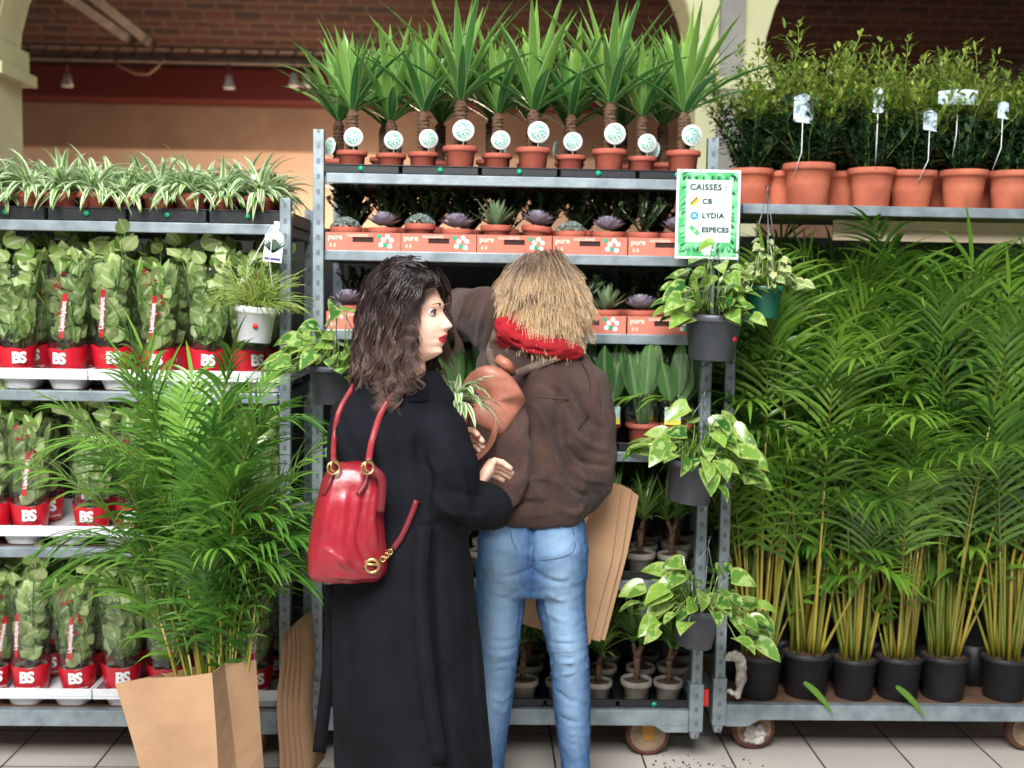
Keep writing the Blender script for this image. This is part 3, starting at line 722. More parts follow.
for s, (zz, nm) in enumerate(((SB[4], 'fifth'), (BZ - .006, 'bottom'))):
    for k in range(5):
        black_tray(XB + .05 + k * .253, YB + .02, zz, 'black tray under small dragon trees on %s shelf, %s from left' % (nm, ORD[k]), 'black trays under the dragon trees', .248)
    for row in range(3):
        for k, px in enumerate((348, 382, 416, 450, 486, 527, 564, 602, 640, 672)):
            y = YB + .085 + row * .15; v = (k + row + s) % 4
            place(('drac', v), lambda: drac(140 + v), (CX(px + row * 4 - 4, 690, y), y, zz + .0065), rnd.uniform(0, 6), 'small dragon tree in grey pot on %s shelf, %s row, %s from left' % (nm, ['front', 'middle', 'back'][row], ORD[k]), 'dragon tree', 'small dragon trees on the middle cart', rnd.uniform(.92, 1.1))

# --- right cart, top: flowering shrubs
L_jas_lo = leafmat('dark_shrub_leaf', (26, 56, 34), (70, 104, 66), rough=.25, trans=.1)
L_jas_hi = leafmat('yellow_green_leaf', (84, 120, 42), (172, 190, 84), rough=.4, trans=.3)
L_petal = leafmat('white_petal', (236, 236, 224), (250, 246, 240), rough=.6, trans=.3)
M_wtag = mat('pale_blue_tag', (206, 222, 232), .35, 0, (150, 176, 190), 40, lo=.5, hi=.56)
def shrub(seed):
    g = random.Random(seed); o = empty('flowering_shrub')
    pot_mb(.083, .06, .135, .014, .17, 28, bands=True).build('pot', M_terra2, o); soil_mb(.074, .12).build('soil', M_soil, o)
    st = MB(); lo = MB(); hi = MB()
    for k in range(24):
        a = g.uniform(0, 6.28); q = V((.03 * math.cos(a), .03 * math.sin(a), .12)); d = rdir(58, 88, g, a); H = g.uniform(.22, .42) * (1.25 if k % 6 == 0 else 1); N = 16; pts = [q.copy()]
        for j in range(N):
            q = q + d * H / N; d = (d + V((g.uniform(-.16, .16), g.uniform(-.16, .16), g.uniform(-.05, .05)))).normalized(); pts.append(q.copy())
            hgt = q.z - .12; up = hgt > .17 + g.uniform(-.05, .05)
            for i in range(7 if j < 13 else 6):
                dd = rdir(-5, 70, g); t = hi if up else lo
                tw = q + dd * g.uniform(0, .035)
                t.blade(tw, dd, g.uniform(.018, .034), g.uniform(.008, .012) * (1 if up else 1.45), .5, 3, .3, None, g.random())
        st.tube(pts, .0013, 4)
        if k % 6 == 1:
            c = pts[-1]; fl = MB()
            for i in range(6): fl.blade(c, rdir(0, 60, g), .017, .010, .2, 2, .2, oval, g.random())
            fl.build('flower', L_petal, o)
    st.build('stem', L_jas_hi, o); lo.build('lower_foliage', L_jas_lo, o); hi.build('upper_foliage', L_jas_hi, o)
    return o
Z = SC[0]; ypr = YC + .1
pl = [(750, .2, 1.0, 'behind the payment sign'), (781, .24, .97, 'half hidden behind the biggest front pot'), (808, .09, 1.08, 'in front, standing forward of its neighbours'), (841, .25, 1, 'behind, between the first two front pots'), (871, .1, 1.0, 'front row, second full pot'), (911, .12, 1.0, 'front row, in the slightly tilted pot'), (963, .1, 1.0, 'front row, second pot from the right edge'), (1011, .1, 1.0, 'front row, cut by the right edge'),
      (888, .27, 1.0, 'back row behind the second full pot'), (936, .28, 1.0, 'back row behind the tilted pot'), (986, .27, 1.0, 'back row near the right edge'), (1040, .25, 1, 'back row beyond the right edge'), (1058, .1, 1, 'front row beyond the right edge')]
for k, (px, dy, sc, lb) in enumerate(pl):
    y = YC + dy; v = k % 3
    place(('shrub', v), lambda: shrub(160 + v), (CX(px, 190, y), y, Z), rnd.uniform(0, 6), 'flowering shrub in terracotta pot on right cart, ' + lb, 'shrub', 'flowering shrubs on the right cart', sc, (0, .07 if px == 911 else 0))
def tagcard(px, py, Y, wd, hh, rz, label):
    p = at(px, py, Y); o = empty('plant_tag', p, rz, label, 'plant tag')
    MB().poly([V(q) for q in ((-wd / 2, 0, 0), (wd / 2, 0, -.004), (wd / 2 * .95, 0, hh), (0, 0, hh * 1.12), (-wd / 2, 0, hh * .95))], .0012).build('card', M_wtag, o, False)
    MB().tube([(0, .002, -.1), (0, .002, hh * .6)][::-1] + [(0, .05, -.17)], .0018, 4).build('stake', M_paper, o)
tagcard(803, 122, YC - .02, .07, .085, .2, 'pale blue plant tag among the shrubs left, over the forward pot')
tagcard(878, 112, YC + .0, .035, .075, -.3, 'narrow pale plant tag among the shrubs in the middle')
tagcard(930, 130, YC - .01, .055, .06, .3, 'small pale plant tag low in the shrubs, over the tilted pot')
tagcard(958, 104, YC - .0, .13, .045, -.2, 'wide white plant tag among the shrubs at right')
tagcard(1003, 118, YC - .0, .04, .05, .1, 'small white plant tag by the right edge shrubs')

# --- palms
L_palm = leafmat('palm_leaflet', (26, 76, 26), (140, 186, 66), rough=.38, trans=.3)
L_palm2 = leafmat('young_palm_leaflet', (46, 104, 38), (134, 180, 72), rough=.38, trans=.32)
L_stem = leafmat('yellow_green_stem', (80, 110, 34), (176, 152, 60), rough=.4, trans=.1)
def frond(lf, st, q, d, Ls, Lf, g, droop=1.0, nl=22, ll=.2, wl=.0135, lift=40, start=0):
    """petiole then arching rachis with two rows of leaflets"""
    q = V(q); d = V(d).normalized(); pts = [q.copy()]; N1 = 5
    for j in range(N1):
        q = q + d * Ls / N1; d = (d + V((g.uniform(-.02, .02), g.uniform(-.02, .02), 0))).normalized(); pts.append(q.copy())
    r0 = g.random()
    st.tube(pts, [.0065, .006, .005, .004, .0035, .003], 6, r=r0)
    rp_ = [q.copy()]; hd = V((d.x, d.y, 0)); hd = hd.normalized() if hd.length > .01 else V((1, 0, 0))
    for j in range(nl):
        t = j / nl; q = q + d * Lf / nl; d = (d + (hd * .45 + V((0, 0, -1.0))) * droop / nl * (.4 + 1.1 * t)).normalized(); rp_.append(q.copy())
        side = d.cross(V((0, 0, 1))); side = side.normalized() if side.length > .05 else hd.cross(V((0, 0, 1)))
        nrm = side.cross(d).normalized()
        L = ll * (math.sin(math.pi * (.16 + .78 * t)) ** .65) * g.uniform(.88, 1.1)
        for s in (-1, 1):
            dd = side * s * 1.0 + d * (.8 + .8 * t) * g.uniform(.8, 1.3) + nrm * g.uniform(-.05, .6)
            lf.blade(q, dd, L, wl, 1.15 * g.uniform(.6, 1.4), 5, .35 , sword, min(1, max(0, r0 * .6 + g.uniform(0, .4))), up=nrm)
    lf.blade(q, d, ll * .7, wl, .6, 4, .3, sword, r0)
    st.tube(rp_, [.004 * (1 - .8 * k / nl) for k in range(len(rp_))], 5, r=r0 * .5)
def palm(seed, nf=20, H=1.0, pot=True, spread=1.0, name='areca_palm'):
    g = random.Random(seed); o = empty(name)
    if pot:
        pot_mb(.086, .066, .15, .01, .12).build('pot', M_blackpot, o)
        soil_mb(.08, .138).build('soil', M_soil, o)
    lf = MB(); st = MB()
    for k in range(nf):
        a = g.uniform(0, 6.28); t = g.random(); q = V((.048 * math.cos(a) * g.random() ** .4, .048 * math.sin(a) * g.random() ** .4, .13))
        el = g.uniform(76, 88) ; az = a + g.uniform(-.6, .6)
        frond(lf, st, q, rdir(el, el, g, az), (.3 + .6 * t) * H, g.uniform(.42, .62), g, droop=g.uniform(.5, 1.9) * spread, ll=g.uniform(.22, .34), nl=19)
    for k in range(3):      # short low fronds among the canes
        a = g.uniform(0, 6.28); q = V((.05 * math.cos(a), .05 * math.sin(a), .14)); el = g.uniform(62, 84)
        frond(lf, st, q, rdir(el, el, g, a), g.uniform(.08, .3), g.uniform(.15, .28), g, droop=g.uniform(1.2, 2.4), ll=g.uniform(.14, .22), nl=8, wl=.02)
    for k in range(4):      # bare canes and young spears
        a = g.uniform(0, 6.28); q = V((.05 * math.cos(a), .05 * math.sin(a), .13)); st.tube([q, q + V((g.uniform(-.02, .02), g.uniform(-.02, .02), .35)), q + V((g.uniform(-.05, .05), g.uniform(-.04, .04), .6))], [.0075, .006, .004], 6, r=g.random())
    st.build('stem', L_stem, o); lf.build('foliage', L_palm, o); return o
pf = [(757, .085), (805, .10), (853, .085), (897, .085), (942, .085), (1003, .085)]
for k, (px, dy) in enumerate(pf):
    y = YC + dy + .02
    place(('palm', k % 3), lambda: palm(200 + k % 3), (CX(px, 690, y), y, BZ - .006), [0, 2.1, 4.2, 1, 3, 5][k], 'areca palm in black pot on right cart, %s from left in front row' % ORD[k], 'palm', 'areca palms on the right cart', [1.06, 1.1, 1.0, 1.05, 1.08, 1.05][k])
pb = [(741, .3, .10), (781, .3, .16), (830, .33, .1), (872, .3, .16), (925, .33, .1), (973, .28, .15), (1024, .3, .1), (1068, .12, 0)]
for k, (px, dy, dz) in enumerate(pb):
    y = YC + dy
    place(('palm', (k + 1) % 3), None, (CX(px, 660, y), y, BZ - .006 + dz), rnd.uniform(0, 6), 'areca palm in black pot on right cart, %s from left in back row' % ORD[k], 'palm', 'areca palms on the right cart', rnd.uniform(1.0, 1.1))
    if dz:
        m = MB().lathe([(.0, 0), (.08, 0), (.075, dz - .004), (.07, dz), (0, dz)], 20)
        tag(m.build('pot_riser', M_blackpot, None, True, loc=(CX(px, 660, y), y, BZ - .0055)), 'upturned black pot raising the %s back row palm' % ORD[k], 'pot', 'upturned pots under back row palms')

# --- hanging pots
L_poth = leafmat('pothos_leaf', (44, 100, 44), (138, 178, 70), edge=(176, 194, 92), e0=.7, e1=1, blotch=(166, 192, 110), rough=.3, trans=.25)
L_poth2 = leafmat('pale_ivy_leaf', (132, 164, 84), (196, 208, 140), edge=(226, 230, 180), e0=.55, e1=.85, rough=.4, trans=.25)
M_hpot = mat('slate_plastic', (74, 76, 86), .4, 0, (66, 68, 78), 10)
M_gpot = mat('green_plastic', (22, 92, 74), .35); M_wire = mat('wire', (120, 124, 128), .4, .6)
def vine(seed, kind, pm, pr=(.098, .07, .145), n=70, spread=.16, rise=.1, leafs=(.06, .1), dot=True, down=0, hang=.2, prof=heart, lm=None):
    g = random.Random(seed); o = empty('hanging_plant'); rt, rb, h = pr
    pot_mb(rt, rb, h, .012, .16, 30).build('pot', pm, o); soil_mb(rt - .012, h - .015).build('soil', M_soil, o)
    if dot: MB().disc((rt * .55, -.083, h * .5), .0085, (.55, -.84, 0), 14, th=.0015).build('sticker', M_red_dot, o)
    lf = MB(); st = MB()
    for k in range(n):
        a = g.uniform(0, 6.28); rr = g.random() ** .6; base = V((.04 * math.cos(a), .04 * math.sin(a), h - .01))
        tgt = V((spread * rr * math.cos(a), spread * rr * math.sin(a), h + rise * g.random() * (1.25 - rr) * 1.6 - (down * g.random() * rr if rr > .6 else 0)))
        mid = (base + tgt) / 2 + V((0, 0, .04)); st.tube([base, mid, tgt], [.0025, .002, .0015], 4, r=g.random())
        L = g.uniform(*leafs); dd = V((math.cos(a), math.sin(a), g.uniform(-.5, .5)))
        lf.blade(tgt, dd, L, L * .62, g.uniform(.6, 1.8), 6, g.uniform(.05, .35), prof, g.random(), up=V((g.uniform(-.9, .9), g.uniform(-1.6, .1), .8)).normalized(), twist=g.uniform(-.6, .6))
    st.build('stem', lm or L_poth, o); lf.build('foliage', lm or L_poth, o)
    if hang:
        wm = MB()
        for k in range(3):
            a = .5 + k * 2.094; wm.tube([(rt * math.cos(a), rt * math.sin(a), h - .01), (rt * .5 * math.cos(a), rt * .5 * math.sin(a), h + hang * .55), (0, 0, h + hang)], .0016, 4)
        wm.tube([(0, 0, h + hang), (0, 0, h + hang + .02), (.008, .02, h + hang + .03), (.004, .045, h + hang + .02)], .002, 5); wm.build('hanger', M_wire, o)
    return o
def hangp(px, pybot, Y, o, label, tilt=0, rz=0):
    p = at(px, pybot, Y); o.location = p; o.rotation_euler = (0, tilt, rz); tag(o, label, 'hanging plant'); return o
hangp(711, 360, 3.62, vine(300, 0, M_hpot, n=60, rise=.13, spread=.15, down=.03), 'slate pot of yellow-green pothos hanging just below the payment sign', .03)
hangp(763, 318, 3.7, vine(301, 0, M_gpot, (.066, .048, .105), 80, .13, .09, (.025, .045), False, .03, .3, lm=L_poth2), 'green pot of pale ivy hanging right of the payment sign')
hangp(688, 502, 3.6, vine(302, 0, M_hpot, (.092, .066, .135), n=64, rise=.13, spread=.2, down=.06, leafs=(.07, .11)), 'slate pot of pothos hanging in the middle of the cart post', .12)
hangp(693, 645, 3.62, vine(303, 0, M_hpot, (.08, .06, .13), n=60, rise=.12, spread=.2, down=.12, leafs=(.07, .105), dot=False), 'lowest hanging pothos, leaves spilling over a slate pot above the caster', .12)
hangp(338, 403, 3.6, vine(304, 0, M_hpot, (.1, .07, .12), n=60, rise=.12, spread=.17, down=.04, dot=False), 'pothos in dark pot hanging left of the long haired person', 0)
# white hanging pot of fine stems with its card
L_rhip = leafmat('fine_green_stem', (120, 150, 60), (176, 196, 96), rough=.5, trans=.2)
g = random.Random(9); hp = empty('hanging_plant'); rt, rb, h = .068, .052, .115
pm = pot_mb(rt, rb, h, .01, .2, 28); pm.build('pot', M_white, hp)
MB().disc((.012, -.063, .055), .0085, (.1, -1, 0), 14, th=.0015).build('sticker', M_red_dot, hp)
soil_mb(.058, .1).build('soil', M_soil, hp)
fm = MB()
for k in range(300):
    a = g.uniform(0, 6.28); q = V((.04 * math.cos(a) * g.random(), .04 * math.sin(a) * g.random(), .1)); d = rdir(25, 88, g, a); pts = [q.copy()]; L = g.uniform(.08, .2)
    for j in range(5): q = q + d * L / 5; d = (d + V((g.uniform(-.3, .3), g.uniform(-.3, .3), -.28))).normalized(); pts.append(q.copy())
    fm.tube(pts, [.0016, .0015, .0014, .0013, .0012, .001], 4, r=g.random())
fm.build('foliage', L_rhip, hp)
hm = MB()
for s in (-1, 1): hm.tube([(s * .062, 0, .11), (s * .03, 0, .25), (.03, 0, .38)], .0014, 4)
hm.build('hanger', M_white, hp)
hangp(254, 342, 3.68, hp, 'small white pot of fine stemmed green plant hanging on left cart post', .08)
p = at(272, 262, 3.69); tc_ = empty('hang_tag', p, 0, 'white hanging card with a dark leaf print above the white pot', 'tag')
MB().poly([V(q) for q in ((-.03, 0, 0), (.03, 0, 0), (.03, 0, .085), (.012, 0, .1), (.012, 0, .13), (-.006, 0, .13), (-.006, 0, .1), (-.03, 0, .085))], .0015).build('card', M_paper, tc_, False)
m = MB().disc((0, -.0008, .056), .017, (0, -1, 0), 16, th=.0006, sx=.8)
for k in range(9): m.blade((0, -.001, .03), V((math.sin(-.9 + k * .22), 0, math.cos(-.9 + k * .22))), .05, .008, 0, 3, 0, None, .5, up=V((0, -1, 0)))
m.build('leaf_print', mat('print_dark_green', (60, 84, 66), .6), tc_, False)
m = MB().box((-.026, -.0012, .006), (.026, 0, .014)); m.build('purple_strip', mat('print_purple', (84, 60, 140), .6), tc_, False)
tc_.rotation_euler = (0, .1, 0)

# --- payment sign
M_green1 = mat('sign_leaf_green', (70, 172, 104), .5, 0, (130, 206, 150), 26, stretch=(1, 1, 1), lo=.45, hi=.55)
M_pale = mat('sign_panel', (222, 240, 236), .4); M_sgn = mat('sign_dark_green', (34, 120, 76), .5)
sg = empty('payment_sign', at(706.5, 259, 3.74), 0, 'white framed green leaf print sign listing ways to pay, on middle cart post', 'sign')
SW, SH = .21, .29
MB().box((-SW / 2, 0, 0), (SW / 2, .004, SH)).build('board', M_paper, sg, False, bevel=.001)
bd = MB().box((-SW / 2 + .008, -.001, .008), (SW / 2 - .008, 0, SH - .008)); bdo = bd.build('leaf_border', M_green1, sg, False)
lf = MB(); g = random.Random(5)
for k in range(90):
    a = g.random() * 4; s = int(a); t = a - s; x, z, dd = [(-.096, t * SH, V((1, 0, .6))), (.096, t * SH, V((-1, 0, .6))), ((t - .5) * SW, .012, V((g.uniform(-.5, .5), 0, 1))), ((t - .5) * SW, SH - .012, V((g.uniform(-.5, .5), 0, -1)))][s]
    z = min(SH - .02, max(.02, z)); q = V((x * .92, -.0013, z)); dd = dd + V((g.uniform(-.3, .3), 0, g.uniform(-.3, .3)))
    lf.blade(q, dd, .022, .005, 0, 2, 0, None, .5, up=V((0, -1, 0)))
lf.build('leaf_print', M_sgn, sg, False)
MB().box((-.072, -.0025, .055), (.076, -.001, SH - .034)).build('panel', M_pale, sg, False)
for txt, x, z, s in (('CAISSES :', -.062, .232, .027), ('CB', -.02, .186, .024), ('LYDIA', -.02, .14, .024), ('ESPECES', -.02, .094, .0225)):
    v, f = text_mb(txt, s, Matrix.Translation((x, -.0028, z)), bold=.0013, align='LEFT', space=1.12); t = MB(); t.add(v, f); t.build('lettering', M_ink, sg, False)

ic = MB(); R4 = Matrix.Rotation(R(-45), 4, 'Y')
ic.add([Matrix.Translation((-.045, -.0028, .186)) @ R4 @ V(q) for q in ((-.016, 0, -.009), (.016, 0, -.009), (.016, 0, .009), (-.016, 0, .009))], [(0, 1, 2, 3)], mi=0)
ic.add([Matrix.Translation((-.045, -.0030, .186)) @ R4 @ V(q) for q in ((-.016, 0, .001), (.016, 0, .001), (.016, 0, .005), (-.016, 0, .005))], [(0, 1, 2, 3)], mi=3)
ic.disc((-.045, -.0028, .14), .0135, mi=1); ic.add([V((-.045 + a, -.0032, .14 + b)) for a, b in ((-.007, -.006), (0, .009), (.007, -.006), (0, -.001))], [(0, 3, 2, 1)], mi=4)
for k in (0, 1):
    ic.add([Matrix.Translation((-.047 + k * .007, -.0029 - k * .0002, .096 - k * .007)) @ Matrix.Rotation(R(40), 4, 'Y') @ V(q) for q in ((-.015, 0, -.0075), (.015, 0, -.0075), (.015, 0, .0075), (-.015, 0, .0075))], [(0, 1, 2, 3)], mi=2)
ic.disc((-.043, -.0034, .091), .0035, mi=4)
ic.build('icons', [mat('icon_gold', (226, 178, 60), .5), mat('icon_blue', (44, 142, 206), .5), mat('icon_green', (88, 176, 116), .5), M_ink, M_paper], sg, False)
bl = MB()
for k in range(6): a = k * 1.047; bl.disc((.012 * math.cos(a), -.003, .03 + .012 * math.sin(a)), .0085, (0, -1, 0), 12)
bl.disc((0, -.0031, .03), .01); bl.build('flower_emblem', M_paper, sg, False)
MB().tube([(.0, .004, .2), (.005, .06, .2)], .004, 6).build('clip', M_wire, sg)
# ------------------------------------------------------------------ cloth and body tools
from mathutils.bvhtree import BVHTree
def sculpt(mb, voxel=.01, smooth=4, name='tmp'):
    """fuse overlapping lofts into one continuous skin"""
    me = mb.mesh(name, []); ob = bpy.data.objects.new(name, me); COL.objects.link(ob)
    md = ob.modifiers.new('r', 'REMESH'); md.mode = 'VOXEL'; md.voxel_size = voxel
    dg = bpy.context.evaluated_depsgraph_get(); dg.update()
    m2 = bpy.data.meshes.new_from_object(ob.evaluated_get(dg))
    bpy.data.objects.remove(ob); bpy.data.meshes.remove(me)
    n = len(m2.vertices); co = np.zeros(n * 3); m2.vertices.foreach_get('co', co); co = co.reshape(-1, 3)
    ed = np.zeros(len(m2.edges) * 2, dtype=np.int64); m2.edges.foreach_get('vertices', ed); ed = ed.reshape(-1, 2)
    deg = np.bincount(ed.ravel(), minlength=n)[:, None]
    for it in range(smooth):
        acc = np.zeros_like(co); np.add.at(acc, ed[:, 0], co[ed[:, 1]]); np.add.at(acc, ed[:, 1], co[ed[:, 0]])
        co = co * .4 + acc / np.maximum(deg, 1) * .6
    m2.vertices.foreach_set('co', co.ravel()); m2.update()
    return m2
def coords(me):
    co = np.zeros(len(me.vertices) * 3); me.vertices.foreach_get('co', co); return co.reshape(-1, 3)
def normals(me):
    no = np.zeros(len(me.vertices) * 3); me.vertices.foreach_get('normal', no); return no.reshape(-1, 3)
def tree(me):
    return BVHTree.FromPolygons([v.co.copy() for v in me.vertices], [tuple(p.vertices) for p in me.polygons])
def hitp(bv, px, py, off=0):
    """where the line of sight through a photo pixel meets the cloth"""
    d = (CR @ V(((px - 512) / F, (384 - py) / F, -1))).normalized()
    q, n, i, l = bv.ray_cast(CAM, d)
    return None if q is None else q + n * off
def catmull(pts, n=6):
    pts = [V(p) for p in pts]; out = []
    P = [pts[0] * 2 - pts[1]] + pts + [pts[-1] * 2 - pts[-2]]
    for i in range(1, len(P) - 2):
        for k in range(n):
            t = k / n; a, b, c, d = P[i - 1], P[i], P[i + 1], P[i + 2]
            out.append(.5 * ((2 * b) + (c - a) * t + (2 * a - 5 * b + 4 * c - d) * t * t + (3 * b - a - 3 * c + d) * t ** 3))
    out.append(pts[-1]); return out
def folds(me, lines, bv=None):
    """lines: (list of pixel points or 3d points, width, height)"""
    co = coords(me); no = normals(me); bv = bv or tree(me); disp = np.zeros(len(co))
    for pts, wd, ht in lines:
        P = [hitp(bv, *p) if len(p) == 2 else V(p) for p in pts]; P = [p for p in P if p is not None]
        if len(P) < 2: continue
        P = catmull(P, 4); best = np.full(len(co), 9.0); tt = np.zeros(len(co)); N = len(P) - 1
        for i in range(N):
            a = np.array(P[i]); b = np.array(P[i + 1]); ab = b - a
            t = np.clip(((co - a) @ ab) / max(1e-9, ab @ ab), 0, 1); d = np.linalg.norm(co - a - t[:, None] * ab, axis=1)
            m = d < best; best[m] = d[m]; tt[m] = ((i + t) / N)[m]
        disp += ht * np.exp(-(best / wd) ** 2) * np.sin(np.pi * np.clip(tt * .9 + .05, 0, 1)) ** .5
    co = co + no * disp[:, None]
    me.vertices.foreach_set('co', co.ravel()); me.update()
def ripple(me, amp, scale, stretch=(1, 1, 1), seed=0):
    co = coords(me); no = normals(me); n = len(co); d = np.zeros(n)
    for i in range(n):
        p = co[i]; d[i] = noise.noise(V((p[0] * stretch[0] * scale + seed, p[1] * stretch[1] * scale, p[2] * stretch[2] * scale)))
    co = co + no * (d * amp)[:, None]; me.vertices.foreach_set('co', co.ravel()); me.update()
def finish(me, name, m, parent, origin=None, rv=None):
    me.materials.clear()
    for x in (m if isinstance(m, (list, tuple)) else [m]): me.materials.append(x)
    a = me.attributes.new('rnd', 'FLOAT', 'POINT')
    if rv is not None: a.data.foreach_set('value', rv.astype(np.float32))
    me.polygons.foreach_set('use_smooth', np.ones(len(me.polygons), dtype=bool))
    if parent is not None:
        inv = parent.matrix_basis.inverted(); me.transform(inv)
    me.name = name; o = part_obj(name, me, parent); return o
def world_build(mb, name, m, parent, smooth=True, bevel=0):
    """geometry written in world coordinates, hung under a thing"""
    mb.xf(parent.matrix_basis.inverted()); return mb.build(name, m, parent, smooth, bevel=bevel)
def root_at(name, p, label, cat, group=None):
    o = empty(name, p, 0, label, cat, group); o.matrix_basis = Matrix.Translation(V(p)); return o

M_skin = mat('skin', (232, 190, 168), .5, 0, (226, 176, 152), 14); M_skin.node_tree.nodes['Principled BSDF'].inputs['Subsurface Weight'].default_value = .08
M_skin.node_tree.nodes['Principled BSDF'].inputs['Subsurface Scale'].default_value = .02
M_lip = mat('red_lips', (176, 34, 48), .35); M_eye = mat('eye_white', (196, 186, 180), .2); M_iris = mat('iris', (52, 38, 28), .15); M_brow = mat('brow_hair', (58, 40, 32), .8)
def head(mb, c, yaw, pitch=0, roll=0, s=1.0):
    """c centre of skull, yaw: direction the face looks (radians from +X); returns matrix"""
    NT, NP = 150, 120; vs = []; fs = []; mi = []
    prof = [(-.118, .004), (-.104, .012), (-.09, .021), (-.076, .010), (-.064, .0165), (-.056, .0125), (-.048, .0165), (-.037, .0125), (-.02, .012), (0, .006), (.012, .003), (.028, .006), (.05, .002), (.08, 0), (.12, 0)]
    def pr(z):
        for (a, u), (b, w_) in zip(prof, prof[1:]):
            if a <= z <= b: return u + (w_ - u) * (z - a) / (b - a)
        return 0
    def surf(th, ph):
        fx, ly, uz = math.cos(ph) * math.cos(th), math.cos(ph) * math.sin(th), math.sin(ph)
        x, y, z = .093 * fx, .075 * ly, .118 * uz
        if uz < 0:
            k = -uz; y *= 1 - .36 * k ** 1.6
            x = x * (1 - .04 * k) if fx > 0 else x * (1 - .45 * k ** 1.3)
            x += .018 * k
        fw = max(0, min(1, (fx + .05) / .6)); fw = fw * fw * (3 - 2 * fw)
        g2 = lambda yy, zz, a, b: math.exp(-((y - yy) / a) ** 2 - ((z - zz) / b) ** 2)
        d = pr(z) * math.exp(-(y / .030) ** 2)
        t = max(0, min(1, (.022 - z) / .046)); nz = (t ** 1.2) * .0165 if z > -.025 else .0165 * math.exp(-((z + .025) / .006) ** 2)
        d += nz * math.exp(-(y / (.0065 + .006 * t)) ** 2)
        for s_ in (-1, 1):
            d += -.012 * g2(s_ * .031, .010, .017, .012) + .006 * g2(s_ * .036, -.028, .018, .018) + .004 * g2(s_ * .028, .03, .02, .008) + .006 * g2(s_ * .012, -.027, .006, .006)
            d += .007 * g2(s_ * .031, .011, .013, .0085)
        x += d * fw
        return V((x, y, z)) * s
    for j in range(NP + 1):
        ph = -math.pi / 2 + math.pi * j / NP
        for i in range(NT):
            th = 2 * math.pi * i / NT; th = th - .0 * math.sin(th)
            vs.append(surf(th, ph))
    M = Matrix.Translation(c) @ Matrix.Rotation(yaw, 4, 'Z') @ Matrix.Rotation(pitch, 4, 'Y') @ Matrix.Rotation(roll, 4, 'X')
    n0 = len(mb.v); W = [M @ v for v in vs]
    f1 = []; f2 = []
    for j in range(NP):
        for i in range(NT):
            a = j * NT + i; b = j * NT + (i + 1) % NT; q = (a, b, b + NT, a + NT)
            m_ = sum((vs[k] for k in q), V()) / (4 * s)
            lipw = .020 * (1 - abs((m_.z + .056) / .0115) ** 2) ** .5 if abs(m_.z + .056) < .0115 else 0
            (f2 if (m_.x > .05 and abs(m_.y) < lipw) else f1).append(q)
    mb.add(W, f1, None, .5, 0)
    k = len(mb.v) - len(W); mb.f += [tuple(i + k for i in f) for f in f2]; mb.mi += [1] * len(f2)
    return M
def face_parts(M, parent, s=1.0):
    for sd in (-1, 1):
        e = MB(); c = V((.0785, sd * .031, .0105)) * s
        e.lathe([(.0108 * math.cos(a), .0108 * math.sin(a)) for a in [math.pi / 2 * (i / 6 - 1) for i in range(13)]], 16); e.xf(Matrix.Translation(c))
        e.disc(c + V((.0101, 0, 0)), .0064, (1, 0, 0), 14, mi=1, th=.0012)
        e.xf(M); world_build(e, 'eye', [M_eye, M_iris], parent)
        l = MB()
        for dz, r_ in ((.0068, .0019), ):
            l.tube([M @ (V((.0905 - .35 * abs(t) ** 2 * .02, sd * (.031 + t * .0145), .0105 + dz * (1 - t * t) + .001)) * s) for t in [q / 4 - 1 for q in range(9)]], [.0006] + [r_] * 7 + [.0008], 5)
        world_build(l, 'eyelashes', M_brow, parent)
        b = MB(); b.tube([M @ (V((.1035 - abs(t) * .011 - t * .004, sd * (.033 + t * .019), .029 + .004 * (1 - t * t) + .001 * t)) * s) for t in [q / 4 - 1 for q in range(9)]], [.0014, .003, .0036, .0036, .0033, .0028, .0022, .0016, .0008], 5, flat=.6)
        world_build(b, 'eyebrow', M_brow, parent)
def hand(mb, wrist, d, palm_n, thumb_side, curl=.6, s=1.0):
    """palm, four bent fingers of different length and a thumb leaving the side of the palm"""
    d = V(d).normalized(); n = (V(palm_n) - d * V(palm_n).dot(d)).normalized(); sd = d.cross(n) * thumb_side
    w_ = V(wrist)
    mb.tube([w_ - d * .03, w_, w_ + d * .035, w_ + d * .08], [.026 * s, .026 * s, .038 * s, .036 * s], 14, flat=.55, ref=sd)
    for k, (off, L) in enumerate(((.028, .068), (.0095, .076), (-.0095, .071), (-.028, .056))):
        q = w_ + d * (.076 - abs(off) * .15) + sd * off; dd = (d + sd * off * 3).normalized(); pts = [q - dd * .012, q]; ang = 0
        for j, fr_ in enumerate((.45, .3, .25)):
            ang = curl * (1 + .15 * k) * (.6 if j == 0 else 1)
            dd = (dd * math.cos(ang) + n * math.sin(ang)).normalized(); q = q + dd * L * fr_; pts.append(q)
            n = n
        mb.tube(pts, [.0098, .0095, .0088, .008, .0066], 10)
    q = w_ + d * .025 + sd * .026; dd = (d * .6 + sd * .7 + n * .35).normalized(); pts = [q - dd * .01, q]
    for fr_ in (.03, .026, .022):
        q = q + dd * fr_; dd = (dd + d * .35 + n * curl * .5).normalized(); pts.append(q)
    mb.tube(pts, [.013, .0125, .011, .0095, .0075], 10)
